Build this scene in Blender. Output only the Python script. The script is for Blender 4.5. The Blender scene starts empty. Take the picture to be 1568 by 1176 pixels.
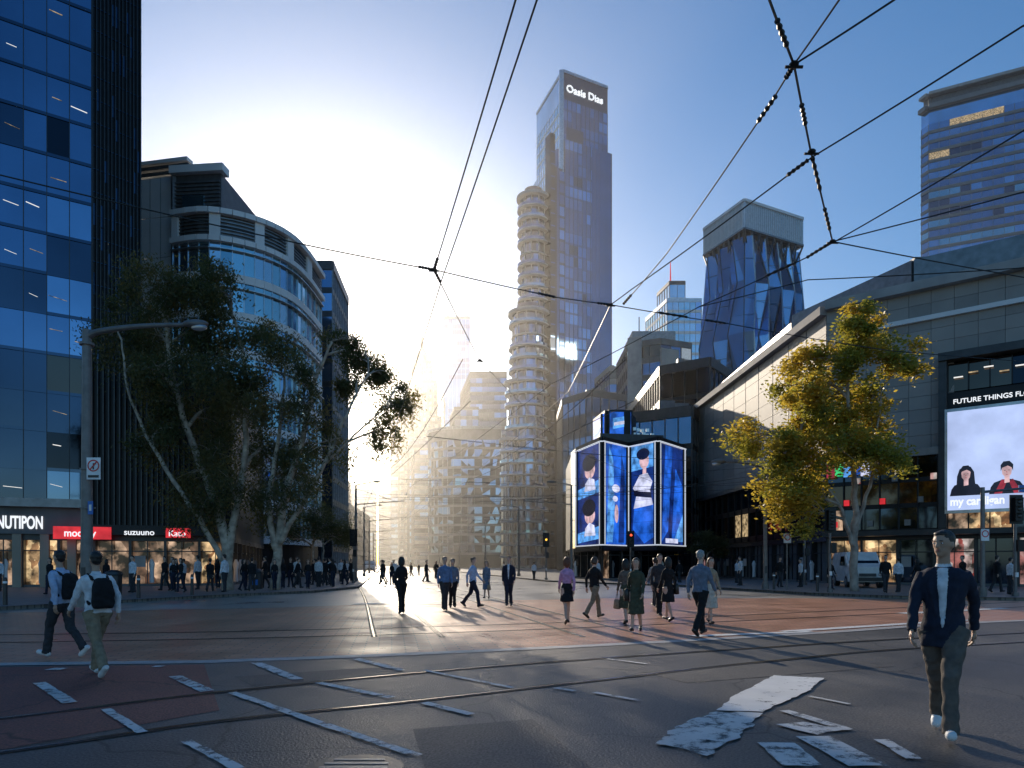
import bpy, math, random, numpy as np
from mathutils import Vector, Matrix, bvhtree
random.seed(7); np.random.seed(7)
R=math.radians
scene=bpy.context.scene
COL=scene.collection

# ------------------------------------------------------------ materials
def mat(name,col,rough=.6,metal=0,var=.2,scale=2.0,bump=0,emis=None,es=0,spec=.5,detail=5,evar=0):
    m=bpy.data.materials.new(name); m.use_nodes=True
    nt=m.node_tree; N=nt.nodes; L=nt.links
    b=N['Principled BSDF']
    b.inputs['Roughness'].default_value=rough; b.inputs['Metallic'].default_value=metal
    b.inputs['Specular IOR Level'].default_value=spec
    tc=N.new('ShaderNodeTexCoord'); no=N.new('ShaderNodeTexNoise')
    no.inputs['Scale'].default_value=scale; no.inputs['Detail'].default_value=detail
    L.new(tc.outputs['Object'],no.inputs['Vector'])
    mr=N.new('ShaderNodeMapRange'); mr.inputs[1].default_value=.3; mr.inputs[2].default_value=.7
    mr.inputs[3].default_value=1-var; mr.inputs[4].default_value=1+var
    L.new(no.outputs['Fac'],mr.inputs[0])
    mx=N.new('ShaderNodeVectorMath'); mx.operation='SCALE'; mx.inputs[0].default_value=col[:3]
    L.new(mr.outputs[0],mx.inputs['Scale']); L.new(mx.outputs[0],b.inputs['Base Color'])
    if bump:
        bp=N.new('ShaderNodeBump'); bp.inputs['Strength'].default_value=bump; bp.inputs['Distance'].default_value=.02
        L.new(no.outputs['Fac'],bp.inputs['Height']); L.new(bp.outputs[0],b.inputs['Normal'])
    if emis:
        b.inputs['Emission Color'].default_value=(*emis,1); b.inputs['Emission Strength'].default_value=es
        if evar:
            e=N.new('ShaderNodeMapRange'); e.inputs[1].default_value=.32; e.inputs[2].default_value=.66
            e.inputs[3].default_value=es*(1-evar); e.inputs[4].default_value=es*(1+evar*.6)
            L.new(no.outputs['Fac'],e.inputs[0]); L.new(e.outputs[0],b.inputs['Emission Strength'])
    return m

def leafmat(name,col,trans):
    m=bpy.data.materials.new(name); m.use_nodes=True
    nt=m.node_tree; N=nt.nodes; L=nt.links
    b=N['Principled BSDF']; out=N['Material Output']
    tc=N.new('ShaderNodeTexCoord'); no=N.new('ShaderNodeTexNoise'); no.inputs['Scale'].default_value=.9
    L.new(tc.outputs['Object'],no.inputs['Vector'])
    cr=N.new('ShaderNodeValToRGB'); cr.color_ramp.elements[0].position=.35; cr.color_ramp.elements[1].position=.65
    cr.color_ramp.elements[0].color=(col[0]*.55,col[1]*.65,col[2]*.6,1); cr.color_ramp.elements[1].color=(*[c*1.35 for c in col],1)
    L.new(no.outputs['Fac'],cr.inputs[0]); L.new(cr.outputs[0],b.inputs['Base Color'])
    b.inputs['Roughness'].default_value=.5
    t=N.new('ShaderNodeBsdfTranslucent'); t.inputs[0].default_value=(*trans,1)
    mx=N.new('ShaderNodeMixShader'); mx.inputs[0].default_value=.5
    L.new(b.outputs[0],mx.inputs[1]); L.new(t.outputs[0],mx.inputs[2]); L.new(mx.outputs[0],out.inputs[0])
    return m

def shopmat(name,c1,c2,es,scale):
    m=bpy.data.materials.new(name); m.use_nodes=True
    nt=m.node_tree; N=nt.nodes; L=nt.links; b=N['Principled BSDF']
    b.inputs['Base Color'].default_value=(.05,.04,.03,1); b.inputs['Roughness'].default_value=.15
    tc=N.new('ShaderNodeTexCoord'); v=N.new('ShaderNodeTexVoronoi'); v.inputs['Scale'].default_value=scale; v.distance='CHEBYCHEV'
    mp=N.new('ShaderNodeMapping'); mp.inputs['Scale'].default_value=(1.3,1.3,.8)
    L.new(tc.outputs['Object'],mp.inputs[0]); L.new(mp.outputs[0],v.inputs['Vector'])
    no=N.new('ShaderNodeTexNoise'); no.inputs['Scale'].default_value=1.3; no.inputs['Detail'].default_value=6; L.new(tc.outputs['Object'],no.inputs['Vector'])
    cr=N.new('ShaderNodeValToRGB'); cr.color_ramp.elements[0].color=(*c1,1); cr.color_ramp.elements[1].color=(*c2,1)
    sp=N.new('ShaderNodeSeparateColor'); L.new(v.outputs['Color'],sp.inputs[0]); L.new(sp.outputs[0],cr.inputs[0])
    L.new(cr.outputs[0],b.inputs['Emission Color'])
    mr=N.new('ShaderNodeMapRange'); mr.inputs[1].default_value=.42; mr.inputs[2].default_value=.65; mr.inputs[3].default_value=es*.03; mr.inputs[4].default_value=es
    L.new(no.outputs['Fac'],mr.inputs[0]); L.new(mr.outputs[0],b.inputs['Emission Strength'])
    return m

def ground_mat(name,col,rough,crack=True,bump=.7):
    m=bpy.data.materials.new(name); m.use_nodes=True
    nt=m.node_tree; N=nt.nodes; L=nt.links; b=N['Principled BSDF']
    tc=N.new('ShaderNodeTexCoord')
    n1=N.new('ShaderNodeTexNoise'); n1.inputs['Scale'].default_value=.35; n1.inputs['Detail'].default_value=7; n1.inputs['Roughness'].default_value=.62
    n2=N.new('ShaderNodeTexNoise'); n2.inputs['Scale'].default_value=45; n2.inputs['Detail'].default_value=3
    for n in (n1,n2): L.new(tc.outputs['Object'],n.inputs['Vector'])
    a=N.new('ShaderNodeMapRange'); a.inputs[1].default_value=.3; a.inputs[2].default_value=.7; a.inputs[3].default_value=.5; a.inputs[4].default_value=1.6
    c=N.new('ShaderNodeMapRange'); c.inputs[1].default_value=.3; c.inputs[2].default_value=.7; c.inputs[3].default_value=.4; c.inputs[4].default_value=1.8
    L.new(n1.outputs['Fac'],a.inputs[0]); L.new(n2.outputs['Fac'],c.inputs[0])
    mu=N.new('ShaderNodeMath'); mu.operation='MULTIPLY'; L.new(a.outputs[0],mu.inputs[0]); L.new(c.outputs[0],mu.inputs[1])
    last=mu
    if crack:
        nz=N.new('ShaderNodeTexNoise'); nz.inputs['Scale'].default_value=1.3
        L.new(tc.outputs['Object'],nz.inputs['Vector'])
        ad=N.new('ShaderNodeVectorMath'); ad.operation='MULTIPLY_ADD'; ad.inputs[1].default_value=(.6,.6,.6)
        L.new(nz.outputs['Color'],ad.inputs[0]); L.new(tc.outputs['Object'],ad.inputs[2])
        v=N.new('ShaderNodeTexVoronoi'); v.feature='DISTANCE_TO_EDGE'; v.inputs['Scale'].default_value=.28
        L.new(ad.outputs[0],v.inputs['Vector'])
        k=N.new('ShaderNodeMapRange'); k.inputs[1].default_value=0; k.inputs[2].default_value=.007; k.inputs[3].default_value=.22; k.inputs[4].default_value=1
        L.new(v.outputs['Distance'],k.inputs[0])
        m2=N.new('ShaderNodeMath'); m2.operation='MULTIPLY'; L.new(mu.outputs[0],m2.inputs[0]); L.new(k.outputs[0],m2.inputs[1]); last=m2
    s=N.new('ShaderNodeVectorMath'); s.operation='SCALE'; s.inputs[0].default_value=col; L.new(last.outputs[0],s.inputs['Scale'])
    L.new(s.outputs[0],b.inputs['Base Color'])
    rr=N.new('ShaderNodeMapRange'); rr.inputs[1].default_value=.3; rr.inputs[2].default_value=.7; rr.inputs[3].default_value=rough-.08; rr.inputs[4].default_value=rough+.12
    L.new(n1.outputs['Fac'],rr.inputs[0]); L.new(rr.outputs[0],b.inputs['Roughness'])
    bp=N.new('ShaderNodeBump'); bp.inputs['Strength'].default_value=bump; bp.inputs['Distance'].default_value=.012
    L.new(n2.outputs['Fac'],bp.inputs['Height']); L.new(bp.outputs[0],b.inputs['Normal'])
    return m

def brick_mat(name,c1,c2,mortar,scale,rough,rot=0,bw=.5,rh=.25):
    m=bpy.data.materials.new(name); m.use_nodes=True
    nt=m.node_tree; N=nt.nodes; L=nt.links; b=N['Principled BSDF']
    tc=N.new('ShaderNodeTexCoord'); mp=N.new('ShaderNodeMapping'); mp.inputs['Rotation'].default_value=(0,0,rot)
    br=N.new('ShaderNodeTexBrick'); br.inputs['Scale'].default_value=scale
    br.inputs['Color1'].default_value=(*c1,1); br.inputs['Color2'].default_value=(*c2,1); br.inputs['Mortar'].default_value=(*mortar,1)
    br.inputs['Mortar Size'].default_value=.025; br.inputs['Brick Width'].default_value=bw; br.inputs['Row Height'].default_value=rh
    L.new(tc.outputs['Object'],mp.inputs[0]); L.new(mp.outputs[0],br.inputs['Vector'])
    no=N.new('ShaderNodeTexNoise'); no.inputs['Scale'].default_value=.6; no.inputs['Detail'].default_value=8; no.inputs['Roughness'].default_value=.65; L.new(tc.outputs['Object'],no.inputs['Vector'])
    a=N.new('ShaderNodeMapRange'); a.inputs[1].default_value=.3; a.inputs[2].default_value=.7; a.inputs[3].default_value=.7; a.inputs[4].default_value=1.2
    L.new(no.outputs['Fac'],a.inputs[0])
    s=N.new('ShaderNodeVectorMath'); s.operation='SCALE'; L.new(br.outputs['Color'],s.inputs[0]); L.new(a.outputs[0],s.inputs['Scale'])
    L.new(s.outputs[0],b.inputs['Base Color'])
    rr=N.new('ShaderNodeMapRange'); rr.inputs[1].default_value=.3; rr.inputs[2].default_value=.7; rr.inputs[3].default_value=rough-.1; rr.inputs[4].default_value=rough+.15
    L.new(no.outputs['Fac'],rr.inputs[0]); L.new(rr.outputs[0],b.inputs['Roughness'])
    bp=N.new('ShaderNodeBump'); bp.inputs['Strength'].default_value=.5; bp.inputs['Distance'].default_value=.01
    L.new(br.outputs['Fac'],bp.inputs['Height']); bp.invert=True; L.new(bp.outputs[0],b.inputs['Normal'])
    return m

def worn_mat(name,paint,lo=.40,hi=.50):
    m=bpy.data.materials.new(name); m.use_nodes=True
    nt=m.node_tree; N=nt.nodes; L=nt.links; b=N['Principled BSDF']; out=N['Material Output']
    tc=N.new('ShaderNodeTexCoord'); no=N.new('ShaderNodeTexNoise'); no.inputs['Scale'].default_value=4.5; no.inputs['Detail'].default_value=12; no.inputs['Roughness'].default_value=.8
    L.new(tc.outputs['Object'],no.inputs['Vector'])
    cr=N.new('ShaderNodeMapRange'); cr.inputs[1].default_value=lo; cr.inputs[2].default_value=hi; cr.inputs[3].default_value=0; cr.inputs[4].default_value=.97
    L.new(no.outputs['Fac'],cr.inputs[0])
    n2=N.new('ShaderNodeTexNoise'); n2.inputs['Scale'].default_value=1.1; n2.inputs['Detail'].default_value=8; L.new(tc.outputs['Object'],n2.inputs['Vector'])
    k=N.new('ShaderNodeVectorMath'); k.operation='SCALE'; k.inputs[0].default_value=paint
    mr=N.new('ShaderNodeMapRange'); mr.inputs[1].default_value=.3; mr.inputs[2].default_value=.7; mr.inputs[3].default_value=.75; mr.inputs[4].default_value=1.05
    L.new(n2.outputs['Fac'],mr.inputs[0]); L.new(mr.outputs[0],k.inputs['Scale']); L.new(k.outputs[0],b.inputs['Base Color']); b.inputs['Roughness'].default_value=.6
    t=N.new('ShaderNodeBsdfTransparent'); mx=N.new('ShaderNodeMixShader')
    L.new(cr.outputs[0],mx.inputs[0])
    L.new(b.outputs[0],mx.inputs[2]); L.new(t.outputs[0],mx.inputs[1]); L.new(mx.outputs[0],out.inputs[0])
    return m

M={}
def G(name,col,rough=.06,metal=.9,**k): M[name]=mat(name,col,rough,metal,var=.15,scale=.15,**k)
G('gl_blue1',(.20,.32,.48)); G('gl_blue2',(.12,.20,.32)); G('gl_blue3',(.32,.47,.64)); G('gl_dark',(.055,.08,.12)); G('gl_dark2',(.022,.028,.038))
G('gl_sky',(.48,.66,.88)); G('gl_teal',(.38,.56,.62)); G('gl_teal2',(.24,.38,.44)); G('gl_pale',(.5,.6,.68),rough=.12); G('gl_brown',(.10,.08,.065))
M['lit_cool']=mat('office_light_cool',(.1,.12,.14),.2,var=.5,scale=3,emis=(.75,.88,1),es=.30)
M['lit_warm']=mat('warm_light_and_reflection',(.12,.1,.06),.2,var=.5,scale=3,emis=(1,.72,.38),es=.4,evar=.95)
M['strip']=mat('ceiling_strip_light',(.8,.8,.8),.4,emis=(1,.93,.82),es=.9)
M['white_panel']=mat('white_panel',(.72,.72,.72),.45,.0,var=.06,scale=.5)
M['conc']=mat('concrete',(.34,.33,.32),.8,var=.2,scale=.6); M['conc_d']=mat('dark_concrete',(.15,.148,.145),.8,var=.25,scale=.5)
M['slabg']=mat('balcony_slab',(.22,.24,.27),.6,var=.15,scale=.3)
M['beige']=mat('beige_cladding',(.32,.295,.27),.6,var=.12,scale=.4); M['beige2']=mat('beige_cladding_dark',(.27,.25,.23),.6,var=.15,scale=.4); M['stone']=mat('sandstone',(.36,.30,.23),.85,var=.2,scale=.3)  # second beige is a slightly darker tone, mixed in at random per panel
M['black']=mat('black_metal',(.010,.011,.013),.45,.3,var=.2,scale=.4); M['darkgrey']=mat('dark_grey_metal',(.05,.052,.055),.4,.5)
M['grey']=mat('grey_metal',(.22,.23,.24),.4,.7); M['alu']=mat('aluminium',(.5,.52,.54),.3,.8)
M['louvre']=mat('louvre_grey',(.12,.12,.125),.5,.3)
M['pole']=mat('galvanised_pole',(.18,.17,.165),.5,.5,scale=4); M['wire']=mat('wire_black',(.02,.02,.02),.5,.3)
M['red']=mat('red_sign',(.6,.02,.03),.4,emis=(1,.04,.05),es=.6,evar=.3); M['whitelit']=mat('white_lit_sign',(.8,.8,.8),.4,emis=(1,1,1),es=.9)
M['frame_lit']=mat('lit_white_frame',(.8,.8,.8),.4,emis=(.9,.93,1),es=.5)
M['shop']=shopmat('shop_interior',(.20,.07,.02),(1,.72,.38),1.5,2.2); M['shop2']=shopmat('shop_interior_dim',(.1,.04,.02),(.9,.6,.4),.9,1.6)
M['shop3']=shopmat('shop_interior_colour',(.5,.05,.04),(.9,.85,.8),.8,1.2)
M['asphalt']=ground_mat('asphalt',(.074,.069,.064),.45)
M['roadway']=ground_mat('street_roadway',(.26,.245,.22),.32,bump=.3)  # paler than the asphalt: sunlight on the street put into the colour
M['asphalt2']=ground_mat('asphalt_patch',(.052,.050,.049),.55,False)
M['redasphalt']=ground_mat('red_asphalt',(.15,.048,.036),.55)
M['pave']=brick_mat('pavement_slabs',(.20,.19,.18),(.24,.23,.215),(.09,.09,.09),1.2,.5)
M['brick']=brick_mat('red_pavers',(.50,.22,.13),(.58,.29,.18),(.20,.12,.09),1.9,.36,rot=R(-10),bw=.9,rh=.3)
M['kerb']=mat('kerb_bluestone',(.18,.18,.185),.6); M['kerbstrip']=mat('granite_edge',(.40,.39,.38),.5,scale=5)
M['paint']=worn_mat('worn_road_paint',(.80,.80,.78),.36,.43); M['paint2']=worn_mat('very_worn_road_paint',(.70,.70,.68),.40,.50); M['steel']=mat('rail_steel',(.35,.33,.31),.25,1,scale=6); M['groove']=mat('rail_groove',(.015,.015,.015),.6)
M['bark']=mat('gum_bark',(.38,.31,.24),.8,var=.5,scale=3,bump=.5); M['bark2']=mat('plane_bark',(.36,.30,.25),.8,var=.4,scale=3,bump=.5)
M['leaf_g']=leafmat('gum_leaf',(.070,.078,.034),(.15,.15,.035)); M['leaf_g2']=leafmat('gum_leaf_olive',(.105,.098,.04),(.26,.20,.05))
M['leaf_y']=leafmat('sun_gold_leaf',(.32,.22,.03),(.75,.55,.07)); M['leaf_y2']=leafmat('yellow_green_leaf',(.18,.19,.035),(.48,.44,.06))  # gold of the low sun is put into the leaf colour

# ------------------------------------------------------------ mesh builder
class MB:
    def __init__(s): s.v=[];s.f=[];s.m=[];s.mats=[]
    def mi(s,m):
        if isinstance(m,str): m=M[m]
        if m not in s.mats: s.mats.append(m)
        return s.mats.index(m)
    def add(s,v,f,m):
        o=len(s.v); s.v+= [tuple(p) for p in v]; i=s.mi(m)
        for q in f: s.f.append(tuple(o+k for k in q)); s.m.append(i)
    def hexa(s,a,z0,z1,m):
        v=[(x,y,z0) for x,y in a]+[(x,y,z1) for x,y in a]
        s.add(v,[(3,2,1,0),(4,5,6,7),(0,1,5,4),(1,2,6,5),(2,3,7,6),(3,0,4,7)],m)
    def box(s,cx,cy,cz,sx,sy,sz,m,rot=0):
        c,n=math.cos(rot),math.sin(rot)
        a=[(cx+x*c-y*n,cy+x*n+y*c) for x,y in((-sx/2,-sy/2),(sx/2,-sy/2),(sx/2,sy/2),(-sx/2,sy/2))]
        s.hexa(a,cz-sz/2,cz+sz/2,m)
    def prism(s,poly,z0,z1,m,top=None):
        n=len(poly); v=[(x,y,z0) for x,y in poly]+[(x,y,z1) for x,y in poly]
        s.add(v,[(i,(i+1)%n,n+(i+1)%n,n+i) for i in range(n)]+[tuple(range(n-1,-1,-1))],m)
        s.add([(x,y,z1) for x,y in poly],[tuple(range(n))],top or m)
    def along(s,p,q,z0,z1,o0,o1,m):
        d=Vector((q[0]-p[0],q[1]-p[1])); d.normalize(); n=Vector((d.y,-d.x))
        P=Vector(p[:2]);Q=Vector(q[:2])
        a=[P+n*o1,Q+n*o1,Q+n*o0,P+n*o0]
        s.hexa([tuple(k) for k in a],z0,z1,m)
    def flat(s,p,q,uz,off,m):
        d=Vector((q[0]-p[0],q[1]-p[1])); d.normalize(); n=Vector((d.y,-d.x)); P=Vector(p[:2])
        v=[]
        for u,z in uz:
            k=P+d*u+n*off; v.append((k.x,k.y,z))
        s.add(v,[tuple(range(len(v)))],m)
    def tube(s,pts,rad,m,n=8,sx=1.0):
        pts=[Vector(p) for p in pts]
        if not isinstance(rad,(list,tuple)): rad=[rad]*len(pts)
        v=[];f=[]; prev=None
        for i,p in enumerate(pts):
            t=(pts[min(i+1,len(pts)-1)]-pts[max(i-1,0)])
            if t.length<1e-6: t=Vector((0,0,1))
            t.normalize()
            if prev is None:
                a=Vector((1,0,0)) if abs(t.x)<.9 else Vector((0,1,0))
                u=(a-t*a.dot(t)).normalized()
            else:
                u=(prev-t*prev.dot(t)).normalized()
            prev=u; w=t.cross(u)
            for k in range(n):
                g=2*math.pi*k/n; v.append(p+u*(math.cos(g)*rad[i]*sx)+w*(math.sin(g)*rad[i]))
        for i in range(len(pts)-1):
            for k in range(n):
                f.append((i*n+k,i*n+(k+1)%n,(i+1)*n+(k+1)%n,(i+1)*n+k))
        f.append(tuple(range(n-1,-1,-1))); f.append(tuple((len(pts)-1)*n+k for k in range(n)))
        s.add(v,f,m)
    def loft(s,rings,m,n=18,p=2.0):
        v=[];f=[]
        for (cx,cy,cz,rx,ry) in rings:
            for k in range(n):
                g=2*math.pi*k/n; c,w=math.cos(g),math.sin(g)
                v.append((cx+rx*math.copysign(abs(c)**(2/p),c),cy+ry*math.copysign(abs(w)**(2/p),w),cz))
        for i in range(len(rings)-1):
            for k in range(n): f.append((i*n+k,i*n+(k+1)%n,(i+1)*n+(k+1)%n,(i+1)*n+k))
        f.append(tuple(range(n-1,-1,-1))); f.append(tuple((len(rings)-1)*n+k for k in range(n)))
        s.add(v,f,m)
    def ell(s,c,r,m,n=12,rows=8,rotx=0):
        v=[];f=[]; ca,sa=math.cos(rotx),math.sin(rotx)
        def T(x,y,z): return (c[0]+x,c[1]+y*ca-z*sa,c[2]+y*sa+z*ca)
        v.append(T(0,0,-r[2]))
        for i in range(1,rows):
            t=math.pi*i/rows
            for k in range(n):
                g=2*math.pi*k/n; v.append(T(r[0]*math.sin(t)*math.cos(g),r[1]*math.sin(t)*math.sin(g),-r[2]*math.cos(t)))
        v.append(T(0,0,r[2]))
        for k in range(n): f.append((0,1+(k+1)%n,1+k))
        for i in range(rows-2):
            for k in range(n): f.append((1+i*n+k,1+i*n+(k+1)%n,1+(i+1)*n+(k+1)%n,1+(i+1)*n+k))
        e=len(v)-1
        for k in range(n): f.append((e,1+(rows-2)*n+k,1+(rows-2)*n+(k+1)%n))
        s.add(v,f,m)
    def mesh(s,name,smooth=False):
        me=bpy.data.meshes.new(name); me.from_pydata(s.v,[],s.f)
        for m in s.mats: me.materials.append(m)
        me.polygons.foreach_set('material_index',s.m)
        if smooth: me.polygons.foreach_set('use_smooth',[True]*len(s.f))
        me.update(); return me
    def obj(s,name,smooth=False,parent=None):
        o=bpy.data.objects.new(name,s.mesh(name,smooth)); COL.objects.link(o)
        if parent: o.parent=parent
        return o

def text(body,name,p,q,u,z,size,m,off,parent,ext=.02,align='LEFT',bold=.012,sx=1):
    d=Vector((q[0]-p[0],q[1]-p[1])); d.normalize(); n=Vector((d.y,-d.x))
    c=bpy.data.curves.new(name,'FONT'); c.body=body; c.size=size; c.extrude=ext; c.align_x=align; c.offset=size*bold
    o=bpy.data.objects.new(name,c); COL.objects.link(o); k=Vector(p[:2])+d*u+n*off
    o.location=(k.x,k.y,z); o.rotation_euler=(R(90),0,math.atan2(d.y,d.x)); c.materials.append(M[m] if isinstance(m,str) else m)
    o.scale=(sx,1,1); o.parent=parent; return o

def curtain(mb,p,q,z0,z1,fh,bw,gl,mull='darkgrey',span=None,sp=.8,md=.14,mw=.07,so=.06,jit=.008,strips=0,same=.5):
    """curtain wall from p to q (left->right seen from outside)"""
    d=Vector((q[0]-p[0],q[1]-p[1])); W=d.length; d.normalize(); n=Vector((d.y,-d.x)); P=Vector(p)
    nb=max(1,round(W/bw)); nf=max(1,round((z1-z0)/fh)); fh=(z1-z0)/nf; bw=W/nb
    names=[g for g,w in gl]; ws=[w for g,w in gl]
    for k in range(nf):
        z=z0+k*fh
        if span: mb.along(p,q,z,z+sp,-.1,so,span)
        prev=None
        for b in range(nb):
            g=random.choices(names,ws)[0]
            if prev and random.random()<same and g!=prev: g=prev
            prev=g
            a=P+d*(b*bw); c=P+d*((b+1)*bw); s=(sp if span else 0)
            j=[random.uniform(-jit,jit) for _ in range(3)]; j.append(j[0]-j[1]+j[2])
            v=[(a.x+n.x*j[0],a.y+n.y*j[0],z+s),(c.x+n.x*j[1],c.y+n.y*j[1],z+s),(c.x+n.x*j[2],c.y+n.y*j[2],z+fh),(a.x+n.x*j[3],a.y+n.y*j[3],z+fh)]
            mb.add(v,[(0,1,2,3)],g)
            if strips and random.random()<strips:
                zz=z+s+(fh-s)*random.uniform(.35,.8); u0=random.uniform(.05,.3); u1=random.uniform(.6,.95)
                a2=a+d*bw*u0; c2=a+d*bw*u1; dz=random.uniform(-.16,-.02)*bw; o=n*(.03); hh=random.choice([.03,.04,.06])
                mb.add([(a2.x+o.x,a2.y+o.y,zz),(c2.x+o.x,c2.y+o.y,zz+dz),(c2.x+o.x,c2.y+o.y,zz+dz+hh),(a2.x+o.x,a2.y+o.y,zz+hh)],[(0,1,2,3)],'strip' if random.random()<.7 else 'lit_warm')
    if mull:
        for b in range(nb+1):
            a=P+d*(b*bw-mw/2); c=P+d*(b*bw+mw/2); mb.along(a,c,z0,z1,-.05,md,mull)

def building(name,poly,z1,gl,z0=0,fh=3.6,bw=2,mull='darkgrey',span='darkgrey',sp=.8,md=.14,mw=.08,edges=None,par='darkgrey',parh=1.2,mb=None,strips=0,roof='conc_d',done=True,so=.06):
    own=mb is None
    if own: mb=MB()
    n=len(poly); cx=sum(p[0] for p in poly)/n; cy=sum(p[1] for p in poly)/n
    mb.prism([(cx+(x-cx)*.95,cy+(y-cy)*.95) for x,y in poly],z0,z1-.3,'black')
    for i in range(n):
        p,q=poly[i],poly[(i+1)%n]
        if edges is None or i in edges: curtain(mb,p,q,z0,z1,fh,bw,gl,mull,span,sp,md,mw,so,strips=strips)
        else: mb.along(p,q,z0,z1,-.2,0,'conc')
        mb.along(p,q,z1,z1+parh,-.3,.2,par)
    mb.prism(poly,z1-.1,z1+.15,roof)
    if own:   # rooftop plant
        for k in range(3):
            t_=random.uniform(.25,.75); w_=Vector(poly[0]).lerp(Vector(poly[2%n]),t_); s_=(Vector(poly[0])-Vector(poly[1])).length*.12
            mb.box(w_.x,w_.y,z1+1.2,s_*random.uniform(1,2.2),s_*1.2,2.4+k*.4,random.choice(['louvre','conc_d','grey']))
    if own and done: return mb.obj(name)
    return mb

def catmull(pts,n=8):
    P=[Vector(p) for p in pts]; out=[]
    for i in range(len(P)-1):
        a=P[max(i-1,0)];b=P[i];c=P[i+1];e=P[min(i+2,len(P)-1)]
        for k in range(n):
            t=k/n; out.append(.5*((2*b)+(c-a)*t+(2*a-5*b+4*c-e)*t*t+(3*b-a-3*c+e)*t**3))
    out.append(P[-1]); return out

def ribbon(mb,pts,w,z,m):
    v=[];f=[]
    for i,p in enumerate(pts):
        t=(pts[min(i+1,len(pts)-1)]-pts[max(i-1,0)]); t=Vector((t.x,t.y)).normalized(); n=Vector((t.y,-t.x))
        v+=[(p.x-n.x*w/2,p.y-n.y*w/2,z),(p.x+n.x*w/2,p.y+n.y*w/2,z)]
    for i in range(len(pts)-1): f.append((2*i,2*i+1,2*i+3,2*i+2))
    mb.add(v,f,m)

# ------------------------------------------------------------ ground
g=MB(); g.add([(-3000,-600,0),(3000,-600,0),(3000,4000,0),(-3000,4000,0)],[(0,1,2,3)],'asphalt'); g.obj('ground')
bp_=[(-30,8.2),(-7.65,10.2),(-3.9,10.7),(1.1,12.4),(6.5,14.8),(13.7,18.2),(34,25),(24,27),(13,30),(4,30),(-3,27),(-8,23.5),(-17,20.5),(-30,15)]
g=MB(); g.add([(x,y,.004) for x,y in bp_],[tuple(range(14))],'brick'); g.obj('brick_paving')
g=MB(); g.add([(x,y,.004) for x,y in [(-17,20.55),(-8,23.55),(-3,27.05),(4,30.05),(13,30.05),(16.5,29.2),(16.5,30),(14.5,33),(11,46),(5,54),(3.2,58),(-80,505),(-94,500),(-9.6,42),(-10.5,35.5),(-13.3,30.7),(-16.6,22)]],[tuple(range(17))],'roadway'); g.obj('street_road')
g=MB(); ribbon(g,catmull([(-30,8.2,0),(-7.65,10.2,0),(-3.9,10.7,0),(1.1,12.4,0),(6.5,14.8,0),(13.7,18.2,0),(34,25,0)]),.32,.008,'kerbstrip'); g.obj('paving_edge_strip')
g=MB(); g.add([(x,y,.004) for x,y in [(-14,5),(-4.2,5.4),(-3.0,7.0),(-4.6,10.2),(-7.6,9.9),(-16,9.1)]],[tuple(range(6))],'redasphalt'); g.obj('red_lane_surface')
g=MB()
for c_ in ([(-.2,3.0),(1.0,3.3),(.2,6.6),(-.9,6.2)],[(2.2,8.6),(5.6,10.0),(5.2,10.9),(1.8,9.5)],[(3.4,3.0),(6.2,3.8),(5.9,4.6),(3.2,3.7)],[(-3.2,8.4),(-1.4,9.3),(-1.8,10.0),(-3.7,9.1)]): g.add([(x,y,.004) for x,y in c_],[(0,1,2,3)],'asphalt2')
g.obj('asphalt_repair_patches')
def pavement(name,kerb,far):
    mb=MB(); poly=kerb+far
    A=sum(poly[i][0]*poly[(i+1)%len(poly)][1]-poly[(i+1)%len(poly)][0]*poly[i][1] for i in range(len(poly)))
    if A<0: poly=poly[::-1]
    mb.prism(poly,-.05,.13,'pave')
    k=[Vector((*p,0)) for p in kerb]
    ribbon(mb,k,.34,.136,'kerb'); 
    return mb.obj(name)
pavement('left_pavement',[(-60,10),(-16.6,22),(-13.3,30.7),(-10.5,35.5),(-9.6,42),(-94,500)],[(-300,500),(-300,10)])
pavement('right_pavement',[(60,18),(21,28),(16.5,30),(14.5,33),(11,46),(5,54),(3.2,58),(-80,505)],[(300,505),(300,18)])

rails=MB()
def rail(pts):
    c=catmull([(x,y,0) for x,y in pts]); ribbon(rails,c,.13,.009,'groove'); ribbon(rails,c,.045,.013,'steel')
rail([(-8.5,2.6),(-6.0,4.1),(-4.11,5.4),(-2.8,6.5),(-1.0,7.5),(1.1,8.8),(4.3,10.7),(9.19,12.9),(30,20)])
rail([(-9.8,3.4),(-7.2,5.0),(-5.1,6.5),(-3.5,7.9),(-1.6,9.2),(.7,10.5),(4.4,12.2),(9.8,14.4),(30,21.5)])
rail([(-30,10.9),(-11.6,12.8),(-3,14.4),(6,18),(20,25)]); rail([(-30,12.4),(-11.8,14.3),(-3.3,15.9),(5.5,19.4),(20,27)])
for o in (-3.3,-1.9,1.0,2.4):
    rail([(o-3+.186*16+.5,14),(o-.186*30,30+10),(o-2-.186*100,100),(o-2.5-.186*300,300),(o-3-.186*495,495)])
rails.obj('tram_rails')

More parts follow.
